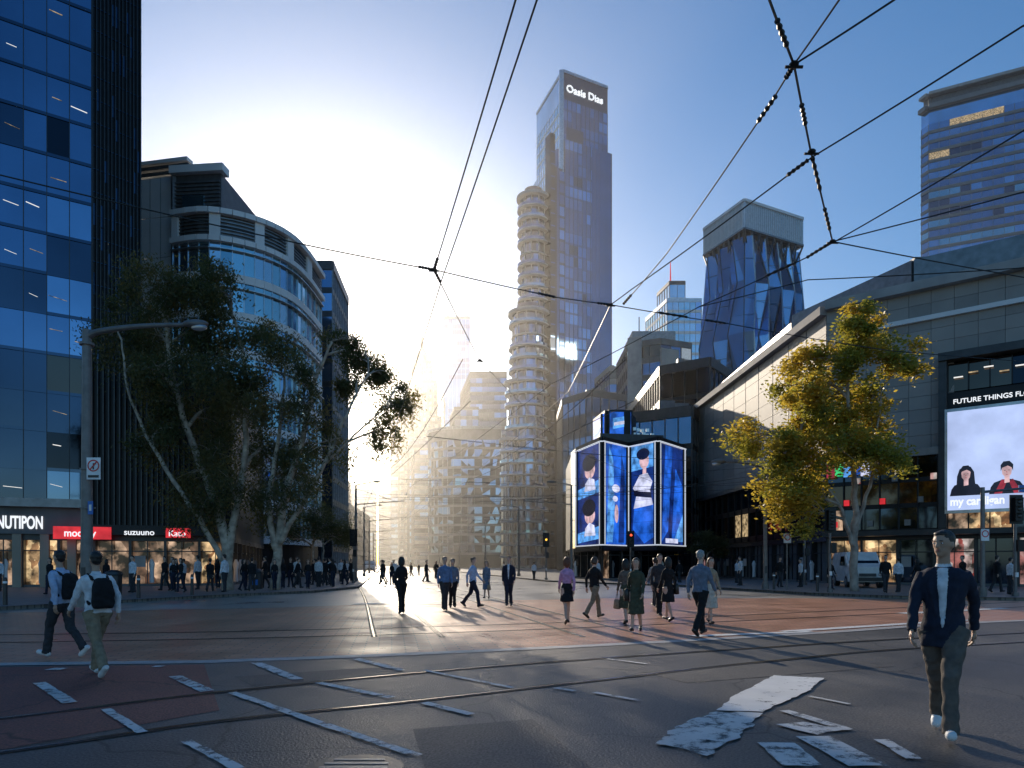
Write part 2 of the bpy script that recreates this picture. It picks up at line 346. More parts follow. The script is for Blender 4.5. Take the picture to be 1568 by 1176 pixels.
mk=MB()
def rough_poly(pts,m,amp=.02,z=.017):
    out=[]; n=len(pts)
    for i in range(n):
        a=Vector(pts[i]);b=Vector(pts[(i+1)%n]); L=(b-a).length; k=max(2,int(L/.09)); nn=(b-a).normalized(); nn=Vector((nn.y,-nn.x))
        for j in range(k): out.append(a.lerp(b,j/k)+nn*random.uniform(-amp,amp))
    mk.add([(p.x,p.y,z) for p in out],[tuple(range(len(out)))],m)
def dash(a,b,w,m='paint'):
    a=Vector(a);b=Vector(b); d=(b-a).normalized(); n=Vector((d.y,-d.x))*w/2
    rough_poly([a-n,a+n,b+n,b-n],m,.008)
def S(px,py):  # image pixels of road paint projected to the ground, camera height 1.5 m
    r=1568/(py-864); return ((px-784)/1045*r,r)
for a,b,w in [((60,1047),(108,1078),.14),((162,1088),(218,1124),.09),((285,1137),(365,1180),.09),((268,1037),(318,1060),.16),((392,1016),(455,1042),.16),((355,1062),(480,1106),.10),((480,1106),(640,1160),.10),((488,1047),(600,1070),.11),((650,1078),(722,1096),.11),((545,1010),(615,1028),.13),((650,1028),(785,1055),.08),((850,1055),(880,1060),.08),((910,1062),(980,1075),.08),((1200,1090),(1300,1120),.12),((75,1026),(98,1026),.2),((235,1022),(250,1022),.15),((1188,1140),(1230,1176),.3),((1245,1130),(1330,1176),.3),((1350,1135),(1400,1165),.12),((930,1010),(990,1018),.08),((1240,1068),(1300,1080),.06)]:
    dash(S(*a),S(*b),w,'paint2')
rough_poly([S(*p) for p in [(1185,1036),(1262,1040),(1238,1060),(1195,1079),(1168,1092),(1098,1090),(1120,1070)]],'paint',.015)
rough_poly([S(*p) for p in [(1096,1092),(1166,1094),(1158,1106),(1125,1135),(1085,1160),(1050,1150),(1000,1142),(1040,1112)]],'paint2',.03)
rough_poly([S(*p) for p in [(1190,1112),(1230,1108),(1290,1120),(1250,1128)]],'paint2',.02)
for a,b,w in [((540,925),(700,925),.5),((620,905),(800,905),.4),((1060,975),(1240,968),.3),((1200,968),(1480,950),.3),((1380,940),(1540,932),.4)]: dash(S(*a),S(*b),w)
mk.obj('road_markings')
mh=MB(); mh.loft([(-1.15,4.95,.004,.36,.36),(-1.15,4.95,.020,.36,.36)],'darkgrey',n=32)
mh.loft([(-1.15,4.95,.020,.31,.31),(-1.15,4.95,.024,.31,.31)],'darkgrey',n=32)
for k in range(-2,3): mh.box(-1.15,4.95+k*.1,.027,.5*math.sqrt(max(.05,1-(k*.1/.31)**2)),.035,.004,'grey')
mh.obj('manhole_cover')

# ------------------------------------------------------------ LEFT SIDE
GLT=[('gl_blue1',2.5),('gl_blue2',5),('gl_dark',3.5),('gl_blue3',.5),('gl_dark2',1)]
GLW=[('gl_blue2',3),('gl_dark',4),('gl_brown',3),('gl_dark2',2),('lit_warm',.6),('shop2',.3)]  # glowing warm panels paint golden street reflections into the lower tower glass
t=MB(); HT=47.5
tp=[(-50.3,37),(-35.3,47),(-30.8,50)]
t.prism([(-50,37.4),(-31,50.2),(-28.8,53),(-60,105),(-90,70)],.13,HT,'black')
for i in range(2):
    curtain(t,tp[i],tp[i+1],5.4,16.4,2.75,1.25,GLW,'darkgrey','gl_dark',sp=.22,md=.12,mw=.05,strips=.3,jit=.016)
    curtain(t,tp[i],tp[i+1],16.4,HT,2.75,1.25,GLT,'darkgrey','gl_dark',sp=.22,md=.12,mw=.05,strips=.45,jit=.014)
    t.along(tp[i],tp[i+1],HT,HT+.8,-.3,.2,'darkgrey')
p=Vector(tp[2]); q=Vector((-28.5,52.5)); d=(q-p).normalized()
t.along(p,q,3.5,HT,-.3,0,'black') 
for k in range(14):
    a=p+d*(k*.25); t.along(a,a+d*.05,3.5,HT,0,.22,'darkgrey')
for k in range(25): 
    t.along(p+d*.05,q,5+k*1.7,5.05+k*1.7,.0,.06,'gl_dark')
for k in range(40):
    u=random.randint(0,12)*.25; zz=6+random.randint(0,23)*1.7; t.along(p+d*(u+.06),p+d*(u+.24),zz,zz+1.6,0,.03,'gl_dark')
t.along(q,(-60,105),.13,HT,-.3,0,'black')
t.obj('glass_office_tower')
s=MB()
A=(-50,33.5);B=(-31,40);C=(-25.8,42);D=(-18.3,44.5);E=(-24,66)
def shop(mb,p,q,z0,z1,bay,mats,sill=.35,frame='darkgrey',rec=.5):
    d=Vector((q[0]-p[0],q[1]-p[1])); W=d.length; d.normalize(); nb=round(W/bay); P=Vector(p)
    mb.along(p,q,z0,z0+sill*.4,-.6,.02,'conc_d'); mb.along(p,q,z1-.35,z1,-.6,.05,frame)
    for b in range(nb):
        a=P+d*(b*W/nb); c=P+d*((b+1)*W/nb)
        mb.along(a,c,z0+sill*.4,z1-.35,-rec-.1,-rec,random.choice(mats))
        mb.along(a,a+d*.16,z0,z1,-.6,.06,frame)
        m=a+(c-a)*.5; mb.along(m,m+d*.05,z0+.1,z1-.35,-.2,-.12,frame)
        mb.along(a,c,z0+2.15,z0+2.22,-.2,-.12,frame)
        if random.random()<.6:
            x=a+d*random.uniform(.4,1.2); mb.loft([(x.x+.0,x.y+.35,z0+.2,.16,.1),(x.x,x.y+.35,z0+1.0,.14,.1),(x.x,x.y+.35,z0+1.4,.2,.1),(x.x,x.y+.35,z0+1.7,.07,.07)],random.choice(['black','white_panel','conc_d']),n=8)
        if random.random()<.3:
            x=a+d*.3; mb.along(x,x+d*random.uniform(.4,.8),z0+1.2,z0+1.9,-.12,-.08,random.choice(['conc','shop3','black','white_panel']))
shop(s,A,B,.13,3.3,2.4,['shop','shop','shop2']); shop(s,B,C,.13,3.3,1.9,['shop','shop2']); shop(s,C,D,.13,3.3,2.2,['shop','shop3','shop2'])
s.along(A,B,3.3,5.4,-.5,.35,'conc_d'); s.along(B,C,3.3,5.4,-.5,.35,'conc_d'); s.along(B,C,4.9,5.4,.35,.8,'grey'); s.along(C,D,3.3,3.9,-.5,.9,'black')
s.along(C,D,3.9,14,-.4,0,'black')
c0=Vector(C); dd=(Vector(D)-c0); W=dd.length; dd.normalize()
for k in range(int(W/.3)):
    a=c0+dd*(k*.3); s.along(a,a+dd*.06,3.9,14,0,.3,'darkgrey')
shop(s,D,E,.13,3.3,2.6,['shop2','shop']); s.along(D,E,3.3,14,-.4,0,'black')
s.prism([C,D,E,(-30,60)],13.7,13.9,'black')
s.prism([(-49,35),(-30.5,41.5),(-25.5,43),(-19.6,45.6),(-26,64),(-45,58)],.13,5.3,'black')
s.along((-25.9,42.3),(-30,60),5,13.9,-.2,.2,'black') ; s.prism([(-25.6,42.5),(-19.2,45.2),(-24.5,64),(-29.5,59)],5,13.6,'black')
for k in range(4):
    a=Vector(B)+(Vector(C)-Vector(B))*(k/4+.02); s.along(a,a+(Vector(C)-Vector(B)).normalized()*.45,.13,3.3,0,.3,'stone')
pod=s.obj('black_podium_shops')
text('NUTIPON','shop_sign_text',B,C,.75,3.62,1.05,'whitelit',.38,pod,bold=.02,sx=.5)
sb=MB(); sg0=(-27.5,41.32); sb.along(sg0,(-24.7,42.4),3.0,3.75,.95,1.05,'red'); sb.along(Vector(C)+dd*4.2,Vector(C)+dd*5.6,3.15,3.75,.9,1.0,'red')
sb.obj('sign_boards',parent=pod)
text('mocchy','shop_sign_text',sg0,(-24.7,42.4),.55,3.16,.62,'whitelit',1.08,pod,sx=.85); text('suzuuno','shop_sign_text',C,D,1.9,3.3,.5,'whitelit',1.0,pod); text('Kato','shop_sign_text',C,D,4.35,3.25,.5,'whitelit',1.03,pod)

# curved white / glass building
c=MB()
arc=[tuple(v[:2]) for v in catmull([(-32.3,65,0),(-28.5,64.3,0),(-24.9,66,0),(-22.8,69,0),(-22.1,73.2,0),(-22.1,79,0)],4)]
core=[(-36.4,69.4),(-32.2,67.2)]+[(x-.6,y+.9) for x,y in arc[1:]]+[(-40,100)]
c.prism(core,.13,35.5,'black',top='conc_d')
GLC=[('gl_teal',6),('gl_teal2',3),('gl_pale',2),('gl_blue3',1)]
for i in range(len(arc)-1):
    p,q=arc[i],arc[i+1]
    z=3.5
    while z<31:
        curtain(c,p,q,z,z+3.55,3.55,1.3,GLC,'alu','white_panel',sp=.75,md=.1,mw=.06,so=.16); 
        c.along(p,q,z+2.9,z+2.98,0,.35,'alu'); z+=3.55
    c.along(p,q,z,z+.5,-.3,.45,'white_panel')
    c.along(p,q,z+.5,z+2.6,-.6,-.1,'louvre')
    for k in range(6): c.along(p,q,z+.65+k*.33,z+.75+k*.33,-.1,.05,'grey')
    if i%4==0: c.along(p,q,z+.5,z+2.6,-.2,.2,'white_panel')
    c.along(p,q,z+2.6,z+3.1,-.7,.5,'white_panel')
w0=(-37.6,67.0); w1=(-33.0,66.1)
for k in range(10):
    c.along(w0,w1,3.9*k+.13,3.9*k+3.97,-.3,0,'white_panel')
for k in range(5):
    a=Vector(w0).lerp(Vector(w1),k/4); c.along(a,a+Vector((.04,-.01)),.13,39,0,.015,'grey')
c.along(w1,(-32.3,65),.13,39,-.3,.02,'louvre')
for k in range(3):
    c.along((-37.3,67.1),(-31,65.9),39.2+k*.5,39.55+k*.5,-.3,.3+.15*k,['grey','louvre','white_panel'][k])
c.along((-32.3,65.2),(-27.6,64.8),30,38.6,-.3,-.02,'louvre')
for k in range(22): c.along((-32.2,65.2),(-27.7,64.8),30.2+k*.36,30.36+k*.36,-.02,.12,'grey')
c.along((-31.3,65.1),(-29.2,64.95),31,36.5,.12,.3,'gl_teal2')
c.along((-32.5,65.2),(-27.2,64.7),38.6,39.3,-.8,.5,'white_panel')
c.prism([(-36.6,69.6),(-31.8,67.2),(-27.8,65.6),(-27.4,75),(-36,78)],35,38.9,'louvre',top='conc_d')
c.obj('curved_glass_office_building')
building('dark_blue_office_block',[(-31,95),(-25,95),(-26,108),(-33,108)],42.5,[('gl_blue1',2),('gl_blue2',2)],fh=3.3,bw=1.5,mull='grey',span='darkgrey')
building('left_street_block',[(-50,110),(-35,112),(-42,160),(-60,160)],20,[('gl_dark',2),('gl_blue1',1)],fh=3.6,bw=3,span='conc')

# ------------------------------------------------------------ CENTRAL TOWER
TG=[('gl_blue1',6),('gl_blue2',5),('gl_blue3',2.5),('gl_dark',.7),('lit_cool',.08)]
t=MB()
F0=(14.9,200);F1=(28.9,207);F2=(24,222);F3=(8,219)
t.prism([(15,200.6),(28.4,207.3),(23.6,221.5),(8.6,218.6)],0,144,'black')
curtain(t,F0,F1,0,138,3.4,1.5,TG,'darkgrey','gl_blue2',sp=.6,md=.12,mw=.06,jit=.004)
curtain(t,F1,F2,0,138,3.4,2,TG,'darkgrey','gl_blue2',sp=.6)
curtain(t,F3,F0,0,138,3.4,2,[('gl_pale',4),('gl_teal',2)],'alu','white_panel',sp=.9,md=.1)  # left face is paler: bright sky glare put into glass and panel colours
for p,q in((F0,F1),(F1,F2),(F2,F3),(F3,F0)):
    t.along(p,q,138,145.6,-.4,.1,'gl_dark' if p in(F0,F1) else 'gl_pale'); t.along(p,q,145.6,146.4,-.5,.3,'alu')
    for k in range(3): t.along(p,q,60+28*k,61.1+28*k,-.1,.2,'gl_blue3' if k<2 else 'darkgrey')
for (u0,u1,za,zb,mm) in [(.08,.45,120,130,'gl_dark'),(.5,.95,112,126,'gl_blue3'),(.15,.6,96,104,'gl_dark')]:
    t.along(Vector(F0).lerp(Vector(F1),u0),Vector(F0).lerp(Vector(F1),u1),za,zb,.05,.14,mm)
t.along((13.9,199.5),(15.1,199.9),0,146,-.5,.2,'alu')
t.prism([(24,204.0),(30.1,207.0),(28,220),(22,220)],0,126,'gl_blue2')
curtain(t,(15.5,199.9),(30.2,207.2),0,126,3.4,1.5,TG,'darkgrey','gl_blue2',sp=.6,md=.12,mw=.06,jit=.004)
curtain(t,(30.2,207.2),(28,221),0,126,3.4,2,TG,'darkgrey','gl_blue2',sp=.6)
curtain(t,(10.5,197),(15.4,199.5),0,116,3.4,1.6,TG,'darkgrey','gl_dark',sp=.7)
t.prism([(10.3,197.2),(15.2,199.8),(14,212),(7,211)],0,117,'gl_dark')
t.along((10.9,193.6),(12.3,194.3),0,124,-3,0,'gl_dark2'); t.along((12.9,196.2),(13.5,196.5),0,121,-2,0,'gl_blue2')
for k in range(34): t.along((11.0,193.6),(12.2,194.2),3+k*3.5,3.3+k*3.5,0,.12,'gl_blue1')
curtain(t,(6,212),(10.3,197),0,118,3.4,2,[('gl_pale',3),('gl_teal',2)],'alu','white_panel',sp=.9)
def stack(cx,cy,r,z0,z1,fh=3.3,bal=1.3):
    n=18; ang=[math.pi*1.0+math.pi*k/n*1.15-.45 for k in range(n+1)]
    z=z0
    pts=[(cx+r*math.cos(a),cy+r*math.sin(a)) for a in ang]
    fl=0
    while z<z1-.1:
        for i in range(n):
            t.add([(*pts[i],z+.35),(*pts[i+1],z+.35),(*pts[i+1],z+fh),(*pts[i],z+fh)],[(0,1,2,3)],random.choice(['gl_dark','gl_blue2','gl_dark2','gl_blue1','gl_dark']))
            if i%3==0: t.tube([(cx+(r+.1)*math.cos(ang[i]),cy+(r+.1)*math.sin(ang[i]),z+.3),(cx+(r+.1)*math.cos(ang[i]),cy+(r+.1)*math.sin(ang[i]),z+fh)],.14,'slabg',n=4)
        b_=bal if fl%7!=6 else bal*.4
        t.loft([(cx,cy,z,r+b_,r+b_),(cx,cy,z+.38,r+b_,r+b_)],'slabg',n=36)
        if fl%7!=6: t.loft([(cx,cy,z+.38,r+b_*.97,r+b_*.97),(cx,cy,z+1.15,r+b_*.97,r+b_*.97)],'gl_blue2' if fl%3 else 'gl_teal2',n=36)
        z+=fh; fl+=1
    t.loft([(cx,cy,z,r+bal+.2,r+bal+.2),(cx,cy,z+.8,r+bal+.2,r+bal+.2)],'slabg',n=36)
    t.loft([(cx,cy,z+.8,r*.8,r*.8),(cx,cy,z+3,r*.75,r*.75)],'gl_dark',n=24)
stack(6.2,197,3.5,70,106,bal=1.2)
stack(4.9,196,4.7,0,70,bal=1.2)
stack(2.2,195.5,3.0,0,52,bal=1.3)
stack(-.3,194,2.0,0,36,bal=1.2)
t.prism([(-2,192.5),(10.4,192.5),(12,205),(-2,205)],0,9,'gl_dark')
tw=t.obj('central_glass_skyscraper')
text('Oasis Dias','tower_sign_text',F0,F1,1.0,140.2,3.0,'whitelit',.35,tw,ext=.1)

# ------------------------------------------------------------ FAR STREET
FG=[('gl_blue1',2),('gl_dark',2),('gl_brown',1),('gl_blue2',2)]
def quad(x0,x1,y,dep): return [(x0,y),(x1,y),(x1-.1*dep,y+dep),(x0-.186*dep,y+dep)]
cb=MB(); pts=[(-33,300),(-33,270),(-31,262),(-26,257),(-19,255),(-4,255)]
arc=[tuple(v[:2]) for v in catmull([(x,y,0) for x,y in pts],3)]
cb.prism(arc+[(-4,300)],0,52,'black',top='conc_d')
for i in range(len(arc)-1):
    curtain(cb,arc[i],arc[i+1],5,48 if i>5 else 42,3.7,2.4,[('gl_blue2',4),('gl_blue1',3),('gl_teal2',1)],'grey','conc_d',sp=.9,so=.2,jit=.002,same=.85)
    cb.along(arc[i],arc[i+1],48 if i>5 else 42,52,-.4,.1,'conc_d'); cb.along(arc[i],arc[i+1],52,53,-.4,.7,'grey')
cb.obj('curved_corner_building')
building('slab_office_block',quad(-19,-2.5,310,40),86,FG,fh=4,bw=3,span='conc_d',sp=1.6,par='conc_d',parh=3)
building('brown_office_block',quad(-24,-14,285,20),66,FG,fh=4,bw=2.5,span='conc_d',sp=1.5)
ad=MB()
building('x',quad(-74,-47,450,40),98,[('gl_brown',2),('gl_dark',1)],fh=4,bw=3,span='stone',mull='stone',sp=1.8,mw=1.2,md=.4,par='stone',mb=ad)
building('x',quad(-70,-50,454,26),122,[('gl_brown',2),('gl_dark',1)],z0=98,fh=4,bw=3,span='stone',mull='stone',sp=1.8,mw=1.2,md=.4,par='stone',parh=2,mb=ad)
building('x',quad(-66,-54,457,14),136,[('gl_brown',2)],z0=122,fh=4,bw=3,span='stone',mull='stone',sp=1.8,mw=1.4,md=.4,par='stone',parh=2,mb=ad)
ad.loft([(-61,463,136,5,5),(-61,463,144,3.5,3.5),(-61,463,148,1.2,1.2),(-61,463,166,.2,.2)],'stone',n=8)
ad.obj('art_deco_tower')
building('pale_skyscraper',quad(-48,-29.5,480,25),174,[('gl_blue3',3),('gl_blue1',2)],fh=4,bw=3,span='gl_blue3',mull='alu',sp=1.2,par='white_panel',parh=2)
am=MB(); am.tube([(-46,490,174),(-46,490,192)],[.5,.15],'grey'); am.obj('rooftop_antenna')
building('street_tower_block',quad(-92,-72,520,40),112,FG,fh=4,bw=3,span='conc_d',sp=1.6,par='conc_d',parh=3)
building('street_mid_block',quad(-60,-40,400,40),74,FG,fh=4,bw=3,span='conc_d',sp=1.6,par='conc')
building('street_corner_block',quad(-50,-36,350,40),60,FG,fh=4,bw=3,span='stone',sp=1.6,par='stone')
building('distant_block',quad(-125,-104,640,30),70,FG,fh=4,bw=4,span='conc_d',sp=1.6)
building('distant_block',quad(-142,-122,600,30),66,FG,fh=4,bw=4,span='conc_d',sp=1.6)
building('distant_block',quad(-176,-150,560,30),58,FG,fh=4,bw=4,span='conc_d',sp=1.6)
building('left_street_tower',quad(-98,-79,300,60),43,FG,fh=4,bw=3,span='conc_d',sp=1.2)
building('left_street_shophouse',quad(-62,-44,180,60),17,FG,fh=4,bw=3,span='stone',sp=1.4,par='stone')

# ------------------------------------------------------------ MID RIGHT
building('small_beige_block',quad(25,30,175,12),51,FG,fh=3.4,bw=2,span='beige',sp=1.4,par='beige')
gb=MB()
building('x',[(24,141),(30,138),(37,141),(36,156),(24,156)],46,FG+[('lit_cool',.1)],fh=3.5,bw=2.4,span='conc_d',sp=1.2,par='conc_d',mb=gb)
gb.along((24,140.8),(26.6,139.5),0,48,.1,.6,'conc'); gb.along((29.8,137.9),(33.6,139.4),22,45,.2,.8,'beige')
gb.prism([(25,142),(34,142),(34,152),(25,152)],46,50,'grey'); gb.tube([(27,145,50),(27,145,54)],.12,'grey'); gb.obj('grey_apartment_tower')
lt=MB(); building('x',quad(50,61,220,18),86,[('gl_pale',2),('gl_teal',2),('gl_blue3',1)],fh=3.4,bw=2,span='white_panel',sp=.9,par='alu',mb=lt)
building('x',quad(51,56,221,10),92,[('gl_pale',2)],z0=87,fh=3.4,bw=2,span='white_panel',mb=lt)
lt.tube([(52,224,92),(52,224,101)],[.35,.1],M['red']); lt.obj('pale_apartment_tower')
building('dark_glass_podium',[(10,135),(15,128),(22,132),(21,150),(10,150)],33,[('gl_dark',3),('gl_blue2',3),('gl_dark2',2),('gl_blue1',1)],fh=3.6,bw=1.8,span='gl_dark2')
building('dark_arcade_building',[(20,92),(25.5,88),(31.5,96),(31,120),(20,118)],27,[('gl_dark2',4),('gl_dark',4),('gl_brown',2),('gl_blue2',3),('lit_warm',.12)],fh=3.8,bw=1.6,span='black',sp=.6)
building('dark_arcade_annex',[(13.5,80),(20,76),(23,82),(22,96),(13.5,96)],18,[('gl_dark2',3),('gl_dark',3),('gl_brown',2),('gl_blue2',2),('lit_warm',.15)],fh=3.8,bw=1.6,span='black',sp=.6)

# tapered crystal tower: long vertical pleats
cr=MB()
base=[(50.8,150),(70.6,160),(62,178),(44.5,166)]
ccx=sum(p[0] for p in base)/4; ccy=sum(p[1] for p in base)/4
NE=[9,8,8,6]
def ringpts(z,lev):
    sc=1.07-.29*max(0,(z-25))/50; out=[]
    for e in range(4):
        p=Vector(base[e]);q=Vector(base[(e+1)%4]); d=(q-p).normalized(); n=Vector((d.y,-d.x)); N=NE[e]
        for k in range(N):
            amp=[.9,1.9,.5,1.8,.7,1.4][lev]
            o=amp*(1 if k%2 else -.5) if k>0 else 0
            sh_=d*((.9 if (lev+k)%2 else -.9) if k>0 else 0)
            w=p.lerp(q,k/N)+n*o+sh_
            out.append((ccx+(w.x-ccx)*sc,ccy+(w.y-ccy)*sc,z))
    return out
zs=[0,24,40,53,65,75]
rg=[ringpts(z,i) for i,z in enumerate(zs)]
n=len(rg[0])
for k in range(n):
    pal=['gl_blue3','gl_sky','gl_sky','gl_blue1'] if k%2 else ['gl_dark','gl_blue2','gl_blue3','gl_blue1']  # alternate pleats use brighter glass: sky reflections painted into the colour
    for i in range(len(zs)-1):
        a,b_,c_,d_=Vector(rg[i][k]),Vector(rg[i][(k+1)%n]),Vector(rg[i+1][(k+1)%n]),Vector(rg[i+1][k])
        tt=((a,b_,c_),(a,c_,d_)) if (k+i)%2 else ((a,b_,d_),(b_,c_,d_))
        for tri in tt: cr.add([*tri],[(0,1,2)],random.choice(pal))
        NF=int((zs[i+1]-zs[i])/3.4)
        for j in range(1,NF):
            cr.tube([a.lerp(d_,j/NF),b_.lerp(c_,j/NF)],.05,'darkgrey',n=4)
        cr.tube([a,d_],.13,'alu' if k%2 else 'darkgrey',n=4)
def sc(p,s): return (ccx+(p[0]-ccx)*s,ccy+(p[1]-ccy)*s)
cap=[sc(p,.84) for p in base]
cr.prism([sc(p,.66) for p in base],73.5,76.5,'black')
for e in range(4):
    p,q=cap[e],cap[(e+1)%4]
    cr.along(p,q,76.6,82.4,-.4,0,'alu'); cr.along(p,q,82.4,83,-.6,.3,'white_panel'); cr.along(p,q,76.2,76.6,-.5,.3,'grey')
    P=Vector(p);Q=Vector(q)
    for k in range(30):
        w=P.lerp(Q,k/30); cr.along(w,w+(Q-P).normalized()*.12,76.7,82.3,0,.14,'white_panel')
    for k in range(8):
        w=P.lerp(Q,k/8); w2=P.lerp(Q,(k+1)/8); lo=Vector(sc(w.lerp(w2,.5),.90))
        cr.tube([(w.x,w.y,76.3),(lo.x,lo.y,71.5)],.2,'darkgrey',n=5); cr.tube([(w2.x,w2.y,76.3),(lo.x,lo.y,71.5)],.2,'darkgrey',n=5)
cr.prism(cap,76.4,76.6,'darkgrey'); cr.prism(cap,82.0,82.2,'grey')
cr.obj('tapered_crystal_tower')

# hotel tower right
h=MB()
M['greyclad']=mat('grey_spandrel_cladding',(.17,.175,.18),.5,var=.1,scale=.3)
arc=[(147.5,246),(148.3,243),(168,233),(194,220),(250,192)]
h.prism([(148.2,245.8),(168.3,234),(194.2,221),(250,193),(265,270),(182,296)],0,165,'black',top='conc_d')
for i in range(len(arc)-1):
    curtain(h,arc[i],arc[i+1],20,158,3.45,3.0,[('gl_blue2',5),('gl_blue1',4),('gl_dark',2),('gl_teal2',1),('lit_warm',.1)],'greyclad','greyclad',sp=1.0,md=.1,mw=.12,so=.3,jit=.003,same=.8)
    h.along(arc[i],arc[i+1],158,163,-.4,0,'gl_blue3'); h.along(arc[i],arc[i+1],163,164.5,-.4,1.6,'greyclad'); h.along(arc[i],arc[i+1],164.5,168,-3,-1,'louvre'); h.along(arc[i],arc[i+1],168,169,-4,1.2,'conc')
h.obj('banded_hotel_tower')

# ------------------------------------------------------------ SCREEN BUILDING
def scr(n,c,e,ev=.5,sc_=.9): return mat(n,(.01,.01,.02),.25,emis=c,es=e,evar=ev,scale=sc_)
SC=scr('video_screen_blue',(.02,.16,.88),.75,.7); SC2=scr('video_screen_light_blue',(.12,.42,1),.85,.7,1.5)
SCD=scr('video_screen_navy',(.012,.05,.32),.55,.7); SKN=scr('video_screen_skin',(.85,.55,.58),.8,.5,1.6)
SKL=scr('video_screen_lilac',(.72,.75,1),.95,.4,1.4); SKD=scr('video_screen_black',(.015,.015,.04),.4,.5)
SKY_=scr('video_screen_pale_sky',(.52,.64,1),.95,.25,.4); SR=scr('video_screen_red',(.45,.03,.06),.8,.5,2); SG=scr('video_screen_green',(.05,.7,.2),.8)
v=MB()
V=[(5.75,66),(6.0,63.5),(7.66,58),(10.4,61),(12.4,58),(15.7,62.2)]
back=[(16,74),(6,76)]
v.prism([(x,y+.4) for x,y in V]+back,3,12,'black'); v.prism([(6.4,66),(8.2,60.6),(15,63.2),(15.3,72),(6.4,74)],.13,3,'gl_dark2')
def ellp(u,z,ru,rz,n=20,a0=0,a1=2*math.pi): return [(u+ru*math.cos(a0+(a1-a0)*k/n),z+rz*math.sin(a0+(a1-a0)*k/n)) for k in range(n+(1 if a1-a0<6 else 0))]
for i in range(1,len(V)-1):
    p,q=V[i],V[i+1]; W=(Vector(q)-Vector(p)).length
    v.along(p,q,2.7,3.1,-.3,.10,'black'); v.along(p,q,12.0,12.35,-.3,.10,'black'); v.along(p,q,3.1,3.2,-.3,.2,'frame_lit'); v.along(p,q,11.9,12.0,-.3,.2,'frame_lit')
    d=(Vector(q)-Vector(p)).normalized()
    for (u0,u1,mm,of) in ((0,.12,'black',.16),(.12,.22,'frame_lit',.2),(.22,.42,'black',.12),(W-.42,W-.22,'black',.12),(W-.22,W-.12,'frame_lit',.2),(W-.12,W,'black',.16)):
        v.along(Vector(p)+d*u0,Vector(p)+d*u1,3.2,11.9,-.3,of,mm)
    v.flat(p,q,[(.4,3.2),(W-.4,3.2),(W-.4,11.9),(.4,11.9)],.02,SC if i in(2,) else SCD)
    for k in range(1,9): v.flat(p,q,[(.42,3.25+k*.96),(W-.42,3.25+k*.96),(W-.42,3.265+k*.96),(.42,3.265+k*.96)],.06,SKD)
    o=.035; c0=W/2
    if i==1:
        for zz in (6.0,10.0):
            v.flat(p,q,[(.42,zz-2.6),(W-.42,zz-2.3),(W-.42,zz-1.2),(.42,zz-1.7)],o,SC2); v.flat(p,q,ellp(c0+.3,zz-.2,W*.2,.75),o,SKN); v.flat(p,q,ellp(c0+.1,zz+.5,W*.26,.75),o+.004,SKD); v.flat(p,q,[(c0-.9,zz-2.0),(c0+1.6,zz-2.0),(c0+1.3,zz-1.1),(c0+.2,zz-.8),(c0-.7,zz-1.3)],o+.006,SKL)
    if i==2:
        v.flat(p,q,[(.6,3.4),(1.5,3.4),(1.9,6),(1.6,10.6),(1.0,11.7),(.8,7)],o,SC2); v.flat(p,q,[(2.4,3.4),(3.3,3.4),(3.4,9.8),(2.9,11.2)],o,SCD)
        v.flat(p,q,ellp(c0,8.1,.6,.35),o+.003,SKL); v.flat(p,q,ellp(c0-.1,7.2,.4,.25),o+.003,SKL); v.flat(p,q,ellp(c0+.1,5.9,.3,.8),o+.003,SKN)
    if i==3:
        v.flat(p,q,[(.42,9.7),(W-.42,9.9),(W-.42,11.88),(.42,11.88)],o,SC2)
        v.flat(p,q,[(c0-.9,8.0),(c0+1.4,6.6),(c0+1.5,3.9),(c0+.2,3.3),(c0-1.2,4.6)],o+.001,SC)
        v.flat(p,q,ellp(c0+.2,10.5,W*.16,.7),o+.003,SKN); v.flat(p,q,ellp(c0+.05,11.1,W*.22,.5),o+.006,SKD); v.flat(p,q,[(c0+.0,9.2),(c0+.45,9.2),(c0+.45,10.2),(c0+.05,10.2)],o+.002,SKN)
        v.flat(p,q,[(c0-.35,9.3),(c0+.6,9.4),(c0+1.2,8.6),(c0+.9,7.9),(c0+1.25,6.6),(c0-1.1,6.4),(c0-.7,7.7),(c0-1.2,8.2)],o+.004,SKL)
        v.flat(p,q,[(c0-1.1,8.0),(c0+1.0,7.7),(c0+1.1,7.2),(c0-1.0,7.5)],o+.008,SKD)
    if i==4:
        v.flat(p,q,[(1.4,11.8),(2.8,11.8),(1.9,4.4),(.6,3.4)],o,SC); v.flat(p,q,[(2.6,3.5),(W-.45,3.5),(W-.45,8.5),(3.4,10)],o,SC); v.flat(p,q,[(3.0,3.5),(W-.45,3.5),(W-.45,6.0)],o+.003,SC2); v.flat(p,q,[(1.4,3.35),(3.9,3.35),(3.9,3.75),(1.4,3.75)],o+.006,SKL)
v.along(V[0],V[1],3,12.3,-.2,.05,'gl_dark'); 
shop(v,(6.0,66.0),(7.9,59.6),.13,3.0,1.6,['shop2','gl_dark']); shop(v,(7.9,60.2),(15.2,63),.13,3.0,1.8,['shop2','gl_dark','gl_dark2'],rec=.4)
v.prism([(8,62),(14,63),(14,70),(8,70)],12.2,13.4,'darkgrey')
v.prism([(8.3,64),(10.9,63),(12.0,66),(9,67)],13.3,15.6,'black')
